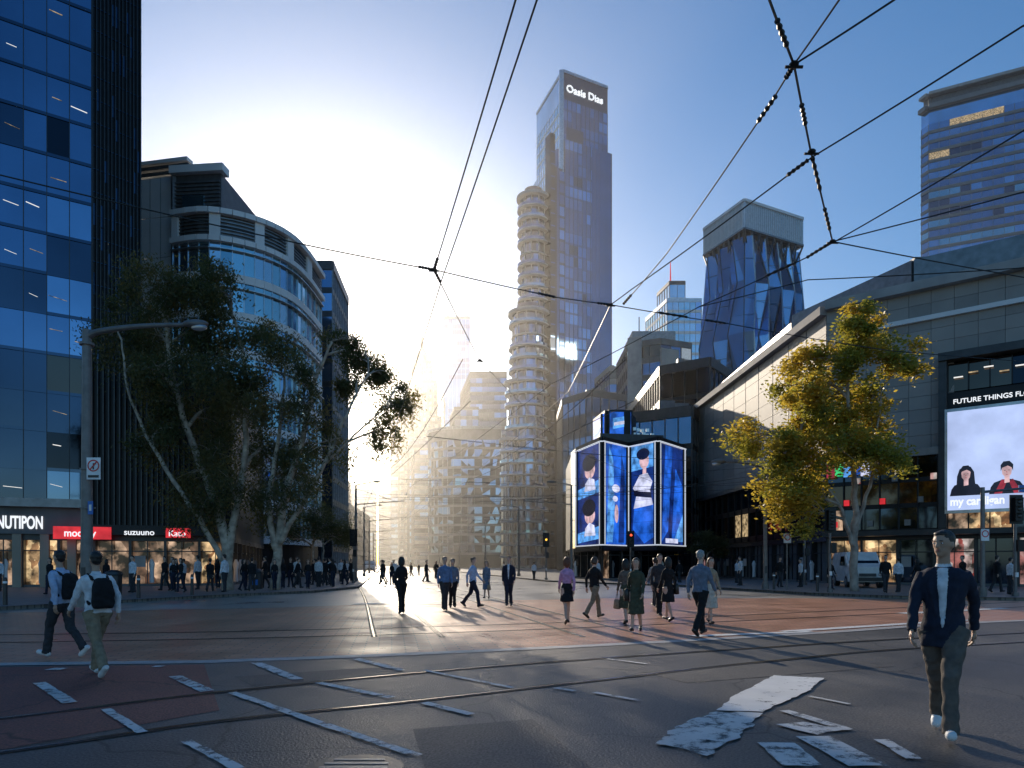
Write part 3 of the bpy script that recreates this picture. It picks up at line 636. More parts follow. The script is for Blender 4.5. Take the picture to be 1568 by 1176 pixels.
for (p,q) in (((8.3,67.5),(8.9,63.4)),((8.9,63.4),(11.1,63.6))):
    W=(Vector(q)-Vector(p)).length; v.along(p,q,13.2,15.8,-.2,.3,'black'); v.flat(p,q,[(.1,13.4),(W-.1,13.4),(W-.1,15.6),(.1,15.6)],.32,SC); v.flat(p,q,[(.4,14.0),(W-.4,14.3),(W-.7,15.2),(.4,15.0)],.33,SC2); v.flat(p,q,[(.5,14.3),(W-.6,14.5),(W-.7,14.8),(.5,14.6)],.34,SKL)
for k in range(14): v.box(11.6+(k%5)*.45,64.5+random.random(),13.4+(k//5)*.45,.3,.1,.3,'alu')
vs=v.obj('video_screen_building')

# ------------------------------------------------------------ RIGHT MALL
m=MB()
P1=(21.6,80);P2=(22.6,49);P3=(45,31.4); W=(Vector(P3)-Vector(P2)).length; dm=(Vector(P3)-Vector(P2)).normalized()
def mp(u): w=Vector(P2)+dm*u; return (w.x,w.y)
m.prism([(21.8,80),(23.0,49.4),(45,32),(70,60),(60,90)],.13,19.6,'conc_d')
nseg=10
for k in range(nseg):
    a=Vector(P1).lerp(Vector(P2),k/nseg); b=Vector(P1).lerp(Vector(P2),(k+1)/nseg-.004)
    for r in range(8): m.along(a,b,9+r*1.3,9+r*1.3+1.27,-.3,random.choice([0,.004]),random.choice(['beige','beige','beige2']))
curtain(m,P1,P2,3.6,8.9,2.6,1.8,[('gl_dark2',3),('gl_dark',3),('gl_brown',2),('lit_warm',.2)],'black','black',sp=.5)
shop(m,P1,P2,.13,3.5,2.4,['shop2','gl_dark','gl_dark','shop'])
m.along(P1,P2,19.4,20,-.6,.5,'conc'); m.along(P1,P2,8.6,9,-.3,.35,'grey')
n1=9.0
for r in range(12):
    z=9.2+r*.87
    for k in range(7):
        a=mp(k*n1/7); b=mp((k+1)*n1/7-.02)
        if k*n1/7<6.6 or z>15: m.along(a,b,z,z+.85,-.3,random.choice([0,.004]),random.choice(['beige','beige','beige2']))
    for k in range(14):
        if z>15: m.along(mp(n1+k*1.4),mp(n1+(k+1)*1.4-.02),z,z+.85,-.3,random.choice([0,.004]),random.choice(['beige','beige','beige2']))
m.along(mp(0),mp(W),19.6,20.2,-.6,.6,'conc'); m.along(mp(0),mp(6.9),8.7,9.2,-.3,.3,'grey')
curtain(m,mp(0),mp(6.8),3.6,8.7,1.7,1.1,[('gl_dark2',3),('gl_dark',2),('shop2',.8),('lit_warm',.2),('gl_brown',2)],'black','black',sp=.3,md=.2)
for k in range(9): m.along(mp(.4+k*.75),mp(.75+k*.75),4.1+(k%3)*1.5,4.5+(k%3)*1.5,.1,.2,random.choice(['red','grey','whitelit','conc_d','shop3','black','black']))
shop(m,mp(0),mp(W),.13,3.5,2.2,['shop2','shop','gl_dark','shop3'])
m.along(mp(0),mp(W),3.4,3.75,-.4,1.4,'darkgrey')
f0=6.9
m.along(mp(f0),mp(f0+.45),3.8,14.6,-.3,.7,'darkgrey'); m.along(mp(f0),mp(f0+16),14.6,15.1,-.3,.9,'darkgrey'); m.along(mp(f0+.45),mp(f0+16),3.75,14.6,-.9,-.5,'black')
m.along(mp(f0+.45),mp(f0+16),11.6,12.6,.05,.15,'black')
curtain(m,mp(f0+.45),mp(f0+14),12.7,14.5,1.8,1.1,[('gl_dark2',4),('gl_brown',1),('gl_dark',2)],'black',None)
curtain(m,mp(f0+.45),mp(f0+14),3.8,5,1.2,1.1,[('shop2',1),('shop',1),('gl_dark',1)],'black',None)
for k in range(14): m.along(mp(f0+.8+k*.8),mp(f0+1.3+k*.8),13.5+(k%3)*.2,13.56+(k%3)*.2,.2,.3,'lit_warm' if k%2 else 'strip')
us=[(28,47.5),(46,34),(64,60),(50,80),(24,78),(24,58)]
m.prism(us,20.1,21.9,'conc_d')
for i in (0,5,4): m.along(us[i-1] if i else us[5],us[i] if i else us[0],20.1,22,-.1,.1,'conc_d')
m.along(us[0],us[1],20.2,22.6,-.3,.3,'grey'); m.along((24,58),(28,47.5),20.2,22.6,-.3,.3,'grey'); m.along((24,78),(24,58),20.2,22.0,-.3,.3,'grey')
m.along(mp(3),mp(12),17.6,17.9,.0,.25,'white_panel')
for k in range(5): m.box(30+k*3.5,50-k*1.5,22.9,1.8,1.4,1.6,'louvre')
mo=m.obj('shopping_mall')
b=MB(); sp_,sq_=mp(f0+.35),mp(f0+7.6); W2=7.25; z0,z1=4.95,11.25
b.along(sp_,sq_,z0-.2,z1+.2,.35,.72,'alu')
b.flat(sp_,sq_,[(.15,z0),(W2-.15,z0),(W2-.15,z1),(.15,z1)],.74,SKY_)
def bust(u,zb,s,long,cl):
    b.flat(sp_,sq_,[(u-1.05*s,zb),(u+1.05*s,zb),(u+.95*s,zb+.5*s),(u+.75*s,zb+.82*s),(u+.25*s,zb+1.02*s),(u-.25*s,zb+1.02*s),(u-.75*s,zb+.82*s),(u-.95*s,zb+.5*s)],.755,cl)
    if long: b.flat(sp_,sq_,[(u-.62*s,zb+.7*s),(u-.5*s,zb+.5*s),(u+.5*s,zb+.55*s),(u+.6*s,zb+.8*s),(u+.52*s,zb+1.8*s),(u+.3*s,zb+2.2*s),(u-.1*s,zb+2.28*s),(u-.42*s,zb+2.05*s),(u-.58*s,zb+1.5*s)],.752,SKD)
    b.flat(sp_,sq_,[(u-.14*s,zb+.75*s),(u+.16*s,zb+.8*s),(u+.16*s,zb+1.3*s),(u-.14*s,zb+1.3*s)],.758,SKN)
    b.flat(sp_,sq_,[(u-.3*s,zb+1.75*s),(u-.27*s,zb+1.4*s),(u-.1*s,zb+1.17*s),(u+.08*s,zb+1.15*s),(u+.25*s,zb+1.38*s),(u+.3*s,zb+1.8*s),(u+.2*s,zb+2.05*s),(u-.2*s,zb+2.05*s)],.762,SKN)
    b.flat(sp_,sq_,[(u-.36*s,zb+1.6*s),(u-.28*s,zb+1.85*s),(u+.05*s,zb+1.98*s),(u+.27*s,zb+1.84*s),(u+.35*s,zb+1.6*s),(u+.37*s,zb+2.05*s),(u+.15*s,zb+2.32*s),(u-.2*s,zb+2.3*s),(u-.37*s,zb+2.05*s)],.766,SKD)
    for e in(-.12,.13): b.flat(sp_,sq_,ellp(u+e*s,zb+1.66*s,.055*s,.022*s,n=8),.77,SKD)
    b.flat(sp_,sq_,ellp(u,zb+1.36*s,.08*s,.022*s,n=8),.77,SR)
    b.flat(sp_,sq_,[(u-.02*s,zb+1.62*s),(u+.03*s,zb+1.5*s),(u-.03*s,zb+1.5*s)],.771,SR)
bust(1.15,5.85,.82,True,SKD); bust(3.25,5.85,.86,False,SKD); b.flat(sp_,sq_,[(2.6,5.86),(3.0,5.86),(3.25,6.6),(3.0,6.75)],.757,SR); b.flat(sp_,sq_,[(3.6,5.86),(4.0,5.86),(3.55,6.75),(3.35,6.6)],.757,SR)
bust(6.2,5.9,.8,True,SCD)
bo=b.obj('big_video_screen'); 
text('my cardigan','screen_caption',sp_,sq_,.3,5.25,.72,'whitelit',.79,bo,ext=.005,bold=.03,sx=.82)
text('FUTURE THINGS FLOW','fascia_text',mp(f0+.45),mp(f0+16),.3,11.85,.42,'whitelit',.17,mo)
sg=MB(); sg.along((15.2,70),(17.4,70.0),5.0,5.9,0,.2,'red'); sg.along((16.2,70.3),(16.3,70.3),.13,5,0,.1,'grey'); sgo=sg.obj('red_banner_sign'); text('vy','banner_text',(15.2,70),(17.4,70),.5,5.15,.8,'whitelit',.22,sgo)
sg=MB()
for k,mm in enumerate([SR,SG,SC2,SC,SKL]): sg.along(mp(.1+k*.55),mp(.6+k*.55),7.6+.1*(k%2),8.5+.1*(k%3),.35,.5,mm)
sg.obj('led_colour_sign')

# ------------------------------------------------------------ TREES
def tree(name,trunks,clumps,leafm,bark,per=1500,L=.24,wd=.07,droop=.5,sub=9):
    mb=MB(); nodes=[]
    for pts,r0,r1 in trunks:
        c=catmull(pts,5); n=len(c); rad=[r0+(r1-r0)*i/(n-1) for i in range(n)]
        c=[p+Vector((random.uniform(-.06,.06),random.uniform(-.06,.06),0)) for p in c]
        mb.tube(c,rad,bark,n=9); nodes+= [(c[i],rad[i]) for i in range(n) if c[i].z>2.0]
    subs=[]
    for (x,y,z,r,rz) in clumps:
        C=Vector((x,y,z))
        best=min(nodes,key=lambda t:(t[0]-C).length+ (3 if t[0].z>z-.3 else 0))
        a,ra=best; mid=a.lerp(C,.5)+Vector((random.uniform(-.3,.3),random.uniform(-.3,.3),random.uniform(.1,.6)))
        c=catmull([a,mid,C],5); mb.tube(c,[min(ra*.6,.14)*(1-i/len(c))+.03 for i in range(len(c))],bark,n=6)
        for k in range(sub):
            th=random.uniform(0,2*math.pi); ph=math.acos(random.uniform(-.8,1)); rr=random.uniform(.5,1.1)
            s_=C+Vector((r*rr*math.sin(ph)*math.cos(th),r*rr*math.sin(ph)*math.sin(th),rz*rr*math.cos(ph)))
            st=c[random.randint(3,len(c)-1)]
            mb.tube(catmull([st,st.lerp(s_,.5)+Vector((0,0,.15)),s_],3),[.035,.03,.025,.022,.018,.014,.01],bark,n=4); subs.append((s_,r))
    o=mb.mesh(name,True)
    V=[]; idx=[]
    for s_,r in subs:
        n=int(per/sub*random.uniform(.6,1.3)); sg_=.25*r*random.uniform(.7,1.25)
        c=np.array(s_)+np.random.normal(0,1,(n,3))*np.array([sg_,sg_,sg_*.75])
        hang=np.abs(np.random.normal(0,droop*sg_*1.6,n)); c[:,2]-=hang
        th=np.random.uniform(0,2*np.pi,n); dz=-np.random.uniform(.2,1.2,n)*(1 if droop>.3 else .6)+ (0 if droop>.3 else .2)
        d=np.stack([np.cos(th),np.sin(th),dz*1.2],1); d/=np.linalg.norm(d,axis=1)[:,None]
        q=np.random.normal(0,1,(n,3)); w=np.cross(d,q); w/=np.linalg.norm(w,axis=1)[:,None]
        l=(L*np.random.uniform(.6,1.3,n))[:,None]; ww=(wd*np.random.uniform(.7,1.3,n))[:,None]
        V.append(np.stack([c-d*l/2,c+w*ww/2,c+d*l/2,c-w*ww/2],1).reshape(-1,3)); idx.append(np.full(n,0 if random.random()<.55 else 1))
    V=np.concatenate(V); idx=np.concatenate(idx); nq=len(V)//4
    me=bpy.data.meshes.new(name+'_leaves'); me.vertices.add(len(V)); me.vertices.foreach_set('co',V.ravel())
    me.loops.add(nq*4); me.loops.foreach_set('vertex_index',np.arange(nq*4)); me.polygons.add(nq)
    me.polygons.foreach_set('loop_start',np.arange(0,nq*4,4)); me.polygons.foreach_set('loop_total',np.full(nq,4))
    for l_ in leafm: me.materials.append(M[l_])
    me.polygons.foreach_set('material_index',idx); me.update(); me.validate()
    e=bpy.data.objects.new(name,o); COL.objects.link(e); lo=bpy.data.objects.new('leaves',me); COL.objects.link(lo); lo.parent=e
    return e
def cl(l,y0,r,rz=None):
    return [(x,y0+random.uniform(-2,2),z,r*random.uniform(.8,1.2),(rz or r)*random.uniform(.8,1.2)) for x,z in l]
tree('gum_tree',[([(-15.0,36,.1),(-15.1,36,2.5),(-15.8,36.2,5),(-16.9,36,8),(-17.9,36,11.5),(-18.3,36,15)],.32,.08),
                 ([(-15.0,36,.1),(-14.8,36,3),(-14.4,36.3,6),(-13.9,35.8,9.5),(-14.3,36,13),(-15,36,15.5)],.24,.06),
                 ([(-15.1,36,1.5),(-16.4,35.6,4),(-18.2,35.2,7),(-19.6,35,10),(-20,35,13)],.16,.04)],
     cl([(-20.2,15.2),(-18.6,15.9),(-17.3,16.2),(-16,16.0),(-14.8,15.4),(-20.9,13.6),(-18.8,13.6),(-17.2,13.8),(-15.6,13.8),(-13.4,13.8),(-17.8,11.6),(-16,11.4),(-14.2,11.6),(-19.8,11.8),(-16.8,9.6),(-14.6,9.4),(-13.2,10.4),(-15.6,7.6),(-13.6,7.6),(-16.8,6.2),(-14.4,5.4),(-16.2,4.4),(-18.2,8.2),(-18.4,9.8)],36,1.45,1.3),
     ['leaf_g','leaf_g2'],'bark',per=2300,droop=.95,sub=9)
tree('gum_tree',[([(-12.7,36.5,.1),(-12.5,36.5,2.5),(-12.1,36.4,5),(-11.2,36.3,8),(-10.4,36,11),(-9.5,36,13.2)],.28,.06),
                 ([(-12.4,36.4,2.6),(-11.2,36,4.5),(-9.8,35.8,6.8),(-8.6,35.6,9.3),(-7.4,35.5,11.6)],.16,.04),
                 ([(-12.6,36.4,2.2),(-12.9,36.3,5),(-12.3,36.2,8.5),(-12,36,12)],.18,.05),
                 ([(-9.8,35.8,6.8),(-8.2,35.5,8.2),(-6.6,35.4,9.6)],.07,.03)],
     cl([(-9.4,13.3),(-8.4,12.9),(-12,12.6),(-11,11.2),(-12.4,10.2),(-10.4,9.6),(-11.6,8.0),(-9.9,7.9),(-12.0,6.2),(-10.8,5.6),(-12.8,4.6)],36,1.25,1.2)+cl([(-7.9,12.5),(-6.9,11.8),(-6.2,11.0),(-6.3,8.3),(-5.9,9.6),(-8.6,11.3)],36,.9,.7),
     ['leaf_g','leaf_g2'],'bark',per=1350,droop=1.1,sub=8)
tree('plane_tree',[([(17.6,35,.1),(17.5,35,2.2),(17.6,35,4.5),(17.4,35,7),(17.2,35,10),(17.3,35,13)],.22,.05),
                 ([(17.5,35,2.4),(16.8,34.8,4.2),(15.6,34.6,6),(14.5,34.5,8)],.12,.03),([(17.5,35,2.8),(18.2,35,5),(18.7,35,7.5),(18.9,35,10.5)],.12,.03)],
     cl([(17.1,13.6),(18.2,13.0),(15.9,12.4),(19.1,11.8),(17.4,11.8),(15.6,10.9),(16.8,10.4),(18.8,10.2),(13.9,9.7),(15.0,9.1),(16.8,8.8),(18.6,8.4),(13.2,8.3),(13.2,6.9),(14.6,7.0),(16.2,7.0),(18.3,6.8),(13.5,5.2),(14.8,5.2),(17.2,7.6),(14.2,4.2)],35,1.25,1.1),
     ['leaf_y','leaf_y2'],'bark2',per=2300,L=.22,wd=.12,droop=.25,sub=11)
tree('small_street_tree',[([(-17.5,60,.1),(-17.5,60,2.5),(-17.3,60,5)],.16,.06)],[(-18.2,60,4.6,1.7,1.5),(-16.4,60,4.8,1.7,1.5),(-17.2,60,6.0,1.6,1.2),(-15.0,60,4.0,1.3,1.2),(-19.6,60,3.8,1.4,1.2)],['leaf_g','leaf_g'],'bark',per=1800,droop=.2)
tree('small_street_tree',[([(-21.0,76,.1),(-21,76,2.5),(-21,76,5)],.16,.06)],[(-22,76,5.2,2,1.8),(-19.8,76,5.6,2,1.8),(-21,76,7.0,1.9,1.2),(-18.6,76,4.0,1.3,1.2)],['leaf_g','leaf_g'],'bark',per=1800,droop=.2)
tree('round_shrub_tree',[([(18.0,63,.1),(18,63,2.0),(18,63,3)],.14,.06)],[(17,63,3.3,1.2,.9),(18.6,63,3.4,1.3,.9),(19.6,63,3.0,1.0,.8),(17.8,63,3.9,1.1,.6)],['leaf_g','leaf_g'],'bark',per=2200,droop=.1)

# ------------------------------------------------------------ STREET FURNITURE
def lamp(name,x,y,h,L,side,r=.13):
    mb=MB(); mb.tube([(x,y,.13),(x,y,.5)],[r*1.7,r*1.5],'pole',n=16); mb.tube([(x,y,.5),(x,y,h*.5),(x,y,h)],[r,r*.85,r*.7],'pole',n=16)
    a=catmull([(x,y,h-.25),(x+side*.4,y,h-.05),(x+side*L*.5,y,h+.12),(x+side*L,y,h+.18)],5); mb.tube(a,[r*.62-.004*i for i in range(len(a))],'pole',n=12)
    mb.ell((x+side*(L+.1),y,h+.2),(.42,.17,.13),'pole',n=16); mb.ell((x+side*(L+.22),y,h+.09),(.26,.13,.12),'alu',n=14)
    mb.tube([(x,y,h-.5),(x,y,h-.42)],r*1.15,'pole',n=14); mb.box(x,y-r,1.2,.12,.03,.4,'darkgrey')
    return mb
M['signwhite']=mat('sign_white',(.8,.8,.8),.4); M['signred']=mat('sign_red',(.6,.03,.03),.4); M['signblue']=mat('sign_blue',(.02,.15,.5),.4); M['signblack']=mat('sign_black',(.02,.02,.02),.4)
l=lamp('x',-13.7,22,9.05,3.4,1,.19)
def disc(mb,x,y,z,ro,ri,m,n=28):
    v=[];f=[]
    for k in range(n):
        g=2*math.pi*k/n; v+=[(x+ro*math.cos(g),y,z+ro*math.sin(g)),(x+ri*math.cos(g),y,z+ri*math.sin(g))]
    for k in range(n): j=(k+1)%n; f.append((2*k,2*j,2*j+1,2*k+1))
    mb.add(v,f,m)
l.box(-13.33,21.75,4.55,.44,.02,.7,'signwhite'); disc(l,-13.33,21.735,4.64,.19,.15,'signred'); 
l.add([(-13.46,21.73,4.52),(-13.43,21.73,4.49),(-13.2,21.73,4.76),(-13.23,21.73,4.79)],[(0,1,2,3)],'signred')
l.add([(-13.35,21.732,4.52),(-13.31,21.732,4.52),(-13.31,21.732,4.68),(-13.35,21.732,4.68)],[(0,1,2,3)],'signblack'); l.add([(-13.35,21.732,4.68),(-13.24,21.732,4.68),(-13.24,21.732,4.72),(-13.35,21.732,4.72)],[(0,1,2,3)],'signblack')
l.box(-13.33,21.735,4.3,.34,.01,.08,'signblack')
l.box(-13.43,21.75,3.3,.16,.02,.42,'signblue'); l.box(-13.43,21.738,3.3,.08,.01,.2,'signwhite')
for z in (4.55,3.3): l.box(-13.55,21.8,z,.5,.05,.05,'pole')
l.obj('street_lamp')
lamp('x',14.1,38,7.0,2.5,-1,.12).obj('street_lamp')
M['tl_red']=mat('tl_red',(.5,.02,.02),.3,emis=(1,.08,.03),es=2.5); M['tl_amber']=mat('tl_amber',(.5,.3,.02),.3,emis=(1,.5,.05),es=2.5); M['tl_green']=mat('tl_green',(.02,.4,.2),.3,emis=(.05,1,.5),es=1.5); M['tl_off']=mat('tl_off',(.02,.02,.02),.3)
def signal(x,y,h=4.2,col=1,face=-1):
    mb=MB(); mb.tube([(x,y,.1),(x,y,h)],[.07,.06],'pole',n=10); z=h-.55
    mb.box(x,y-.16,z,.34,.2,1.0,'black'); mb.box(x,y-.045,z,.56,.03,1.25,'black')
    for k in range(3):
        m_=['tl_red','tl_amber','tl_green'][k] if k==col else 'tl_off'
        mb.ell((x,y-.27,z+.3-k*.3),(.09,.03,.09),m_,n=12); mb.box(x,y-.33,z+.42-k*.3,.22,.16,.015,'black')
    mb.box(x+.12,y-.1,2.3,.25,.2,.5,'black'); mb.tube([(x,y,.1),(x,y,.3)],.14,'pole',n=10); mb.box(x,y-.09,1.05,.1,.08,.2,'signwhite')
    return mb.obj('traffic_signal')
signal(9.2,53,4.0,0); signal(15.6,33.5,4.2,3); signal(21.6,29.3,4.4,3); signal(-11.6,50,4,3); signal(3.0,60,4.2,1); signal(19.3,45,4.3,3)
q=MB(); q.tube([(20.2,29.3,.13),(20.2,29.3,4.8)],[.1,.08],'pole',n=12); q.tube([(20.2,29.3,.13),(20.2,29.3,.5)],.16,'pole',n=12)
q.box(20.2,29.15,2.75,.34,.02,.5,'signwhite'); disc(q,20.2,29.13,2.8,.15,.11,'signred'); q.tube([(20.2,29.3,4.6),(23.5,29.3,4.9)],[.06,.04],'pole',n=8); q.box(22.2,29.3,4.75,.9,.06,.3,'signblue'); q.obj('sign_pole')
q=MB(); q.tube([(14.9,37,.13),(14.9,37,3.2)],.04,'pole'); q.box(14.9,36.94,2.9,.4,.02,.5,'signwhite'); disc(q,14.9,36.92,2.95,.17,.12,'signred'); q.obj('traffic_sign')
def tpole(x,y,h=8,arm=3,side=-1):
    mb=MB(); mb.tube([(x,y,.1),(x,y,h)],[.13,.08],'pole',n=10); mb.tube([(x,y,h-1.6),(x+side*arm,y,h-1.3)],[.05,.04],'pole',n=6); mb.tube([(x,y,h-.3),(x+side*arm*.8,y,h-1.3)],.02,'pole',n=5)
    mb.tube([(x,y,h),(x+side*1.4,y,h+.25)],[.05,.04],'pole',n=6); mb.ell((x+side*1.7,y,h+.26),(.36,.14,.09),'pole'); mb.tube([(x,y,.1),(x,y,.45)],.2,'pole',n=10)
    return mb.obj('tram_wire_pole')
for yy in (56,78,104,140,190,250,330):
    tpole(-10.2-.186*(yy-42),yy,8,4,1); tpole(4.5-.186*(yy-58),yy,8,4,-1)
for k in range(9):
    x,y=[(-17,22.9),(-15.9,25.4),(-15.1,27.6),(-14.2,30.3),(18.4,30),(19.6,29.4),(22.8,28.2),(15.3,34.2),(14.2,37)][k]
    mb=MB(); mb.tube([(x,y,.13),(x,y,1.0),(x,y,1.06)],[.07,.065,.04],'darkgrey',n=12); mb.tube([(x,y,.86),(x,y,.93)],.072,'signwhite',n=12); mb.obj('bollard')
for x,y in [(-17.5,30),(21.8,33),(-14.2,38)]:
    mb=MB(); mb.loft([(x,y,.13,.28,.24),(x,y,1.0,.3,.26),(x,y,1.05,.33,.29),(x,y,1.15,.3,.26),(x,y,1.25,.12,.1)],'darkgrey',n=14,p=4); mb.box(x,y-.27,.9,.3,.03,.14,'signblack'); mb.box(x,y-.265,.5,.3,.02,.3,'signblue'); mb.obj('litter_bin')
mb=MB(); 
for k in range(3): mb.box(13.5+k*2,75,1.3,.1,.1,2.4,'grey'); 
mb.box(15.5,75,2.55,5.2,1.8,.12,mat('yellow_roof',(.6,.4,.03),.5)); mb.box(15.5,75.6,1.3,4,.04,1.8,'gl_pale'); mb.box(15.5,75.2,.55,3,.4,.06,'grey'); mb.box(14.4,75.2,.33,.06,.3,.4,'grey'); mb.box(16.6,75.2,.33,.06,.3,.4,'grey'); mb.obj('tram_stop_shelter')
M['vanw']=mat('van_white',(.6,.62,.62),.3)
def van(x,y,z,rot):
    mb=MB(); W_=M['vanw']
    sec=[(-.95,.35),(.95,.35),(.98,1.1),(.9,1.9),(.8,2.1),(-.8,2.1),(-.9,1.9),(-.98,1.1)]
    ys=[(-2.3,.88,.48),(-2.25,1,.5),(-1.5,1,.62),(-.9,1,1),(2.3,1,1),(2.4,.95,.97)]
    v=[];f=[]; n=len(sec)
    for (yy,sx,sz) in ys:
        for (a,b_) in sec: v.append((a*sx,yy,.35+(b_-.35)*sz))
    for i in range(len(ys)-1):
        for k in range(n): f.append((i*n+k,i*n+(k+1)%n,(i+1)*n+(k+1)%n,(i+1)*n+k))
    f+= [tuple(range(n-1,-1,-1)),tuple((len(ys)-1)*n+k for k in range(n))]
    mb.add(v,f,W_)
    mb.add([(-.8,-1.53,1.42),(.8,-1.53,1.42),(.74,-.95,2.0),(-.74,-.95,2.0)],[(0,1,2,3)],'gl_dark2')
    for sx in(-1,1):
        mb.add([(sx*1.0,-1.2,1.3),(sx*1.0,0,1.3),(sx*.93,0,1.85),(sx*.95,-.9,1.85)],[(0,1,2,3)],'gl_dark2')
        for yy in(-1.5,1.5): mb.tube([(sx*.72,yy,.35),(sx*.98,yy,.35)],.35,'signblack',n=18); mb.tube([(sx*.97,yy,.35),(sx*1.0,yy,.35)],.18,'alu',n=12)
        mb.ell((sx*.7,-2.3,.8),(.16,.05,.1),'alu')
        mb.box(sx*1.1,-1.1,1.4,.16,.1,.22,'signblack')
    mb.box(0,-2.33,.5,1.7,.12,.22,'signblack'); mb.box(0,-2.36,.75,.9,.03,.18,'darkgrey')
    o=mb.obj('delivery_van'); o.location=(x,y,z); o.rotation_euler=(0,0,rot); return o
van(21.0,41.5,.13,R(-14)); van(-25,120,0,R(10))

# overhead tram wires
w=MB(); Z=6.0
def wire(pts,r=.009,sag=.06,z=Z):
    out=[]
    for i in range(len(pts)-1):
        a=Vector((*pts[i],z)) if len(pts[i])==2 else Vector(pts[i]); b=Vector((*pts[i+1],z)) if len(pts[i+1])==2 else Vector(pts[i+1])
        L=(b-a).length; s_=sag*min(L,12)/6
        for k in range(8):
            t_=k/8; p=a.lerp(b,t_); p.z-=4*s_*t_*(1-t_)*.4; out.append(p)
    out.append(b); w.tube(out,r,'wire',n=5)
def insul(a,b,t0,t1,r=.026):
    a=Vector((*a,Z));b=Vector((*b,Z)); n=9
    pts=[a.lerp(b,t0+(t1-t0)*k/n) for k in range(n+1)]; w.tube(pts,[r*.55 if k%2 else r for k in range(n+1)],'wire',n=8)
K1=(-1.19,10.43); K2=(1.71,11.84)
wire([(.9,1.0),(.03,5.44),K1]); wire([(1.2,1.0),(.20,5.44),(-1.09,10.71)]); wire([K1,(-.71,15.07),(2,26),(11,46,6.5)]); wire([(-1.09,10.71),(-3.5,21),(-8.5,45),(-34,180)])
wire([(-22,5.5,7),(-5.92,7.89),(-2.81,9.67),K1]); wire([K1,(.73,11.5),K2,(3.97,12.74),(8,14.4),(20.2,19,6.8)])
wire([(9,2.2),(4.27,5.71),(3.32,7.54),(1.95,11.2),K2]); wire([K2,(1.47,17.8),(-2,34),(-13,90)])
wire([(2.9,3),(2.61,5.44),(2.54,6.15),(2.52,6.73),(2.24,9.92),(1.93,11.78)]); wire([(3.8,3.5),(3.05,5.44),(2.54,6.15)])
wire([(1.3,3.5),(2.05,5.44),(2.54,6.15),(3.21,7.36),(4.47,9.52)],r=.011); wire([(9,3.2),(5.31,7.08),(4.33,10.0),(3.27,11.93),(1,17),(-6,40),(-20,110)])
wire([(18,10,6.4),(7.77,10.36),(4.68,10.8),(3.27,11.93)]); wire([(4.47,9.52),(4.33,10.0)]); wire([(4.47,9.52),(9,11),(20,15.5,6.8)])
wire([(12,4),(7,7.6),(4.47,9.52)])
for a,b,t0,t1 in [(K1,(-2.81,9.67),.02,.14),(K1,(.73,11.5),.85,1),(K2,(.73,11.5),0,.25),((1.93,11.78),(2.24,9.92),0,.2),((2.54,6.15),(2.52,6.73),.0,.3),((2.52,6.73),(2.24,9.92),-.05,.07),((3.21,7.36),(4.47,9.52),.1,.4),((3.21,7.36),(4.47,9.52),.6,.85),((2.05,5.44),(2.54,6.15),.3,.7),((2.54,6.15),(3.21,7.36),.45,.7),((4.33,10.0),(4.47,9.52),0,.8),((4.33,10),(3.27,11.93),.1,.35),((3.32,7.54),(1.95,11.2),.02,.1),((3.97,12.74),K2,.0,.18),((3.97,12.74),K2,.35,.6),(K1,(.03,5.44),0,.08),(K1,(-.71,15.07),0,.1)]: insul(a,b,t0,t1)
for kx,ky in (K1,K2,(2.54,6.15),(3.27,7.45),(-.71,15.07),(4.47,9.52)):
    w.ell((kx,ky,Z),(.045,.045,.028),'wire',n=10); w.tube([(kx-.08,ky,Z-.02),(kx+.08,ky,Z-.02)],.013,'wire',n=6)
for o in (-2.6,1.7):
    wire([(o+1.5,18),(o-.186*30,40),(o-2-.186*100,100),(o-2.5-.186*300,300)],r=.012,sag=.1,z=5.8)
    wire([(o+1.3,18),(o-.186*30,40),(o-2-.186*100,100),(o-2.5-.186*300,300)],r=.012,sag=1.2,z=6.9)
for yy in (56,78,104,140,190): wire([(-10.2-.186*(yy-42),yy,7),(4.5-.186*(yy-58),yy,7)],r=.014,sag=.3)
for a,b in [((22.6,50,9),(-13.5,60,8.5)),((22.6,62,8.5),(-8,44,6)),((16,45,7),(-10.3,56,7)),((22.8,49,7.5),(-6,36,6)),((15.7,62,8),(-14,80,7)),((22.5,56,10),(-3,24,6)),((14.1,38,6.5),(-6,50,6))]: wire([a,b],r=.013,sag=.5)
w.obj('tram_overhead_wires')

# ------------------------------------------------------------ PEOPLE
def fab(n,c,r=.85): return mat(n,c,r,var=.25,scale=14,bump=.3,spec=.25)
for n_,c_ in dict(white=(.62,.63,.66),ltblue=(.36,.45,.62),blue=(.12,.19,.33),navy=(.018,.022,.04),black=(.014,.014,.016),charc=(.04,.04,.045),khaki=(.24,.19,.13),tan=(.33,.24,.16),lilac=(.5,.28,.46),olive=(.06,.065,.04),greyc=(.2,.21,.22),slate=(.14,.17,.23),cream=(.5,.45,.37),taupe=(.12,.10,.085),maroon=(.16,.03,.04)).items(): M['c_'+n_]=fab('cloth_'+n_,c_)
for n_,c_ in dict(light=(.55,.35,.26),mid=(.42,.25,.17),dark=(.12,.06,.035)).items(): M['s_'+n_]=mat('skin_'+n_,c_,.5,var=.08,scale=8)
for n_,c_ in dict(black=(.012,.01,.009),brown=(.06,.032,.018),grey=(.3,.29,.28),auburn=(.12,.04,.015)).items(): M['h_'+n_]=mat('hair_'+n_,c_,.5,var=.35,scale=30,bump=.4)
M['shoe']=mat('black_leather',(.015,.013,.012),.35); M['shoew']=mat('white_trainers',(.65,.65,.65),.5); M['eye']=mat('eye_dark',(.01,.01,.01),.2); M['eyew']=mat('eye_white',(.7,.7,.7),.3); M['lip']=mat('lip',(.32,.12,.1),.5)

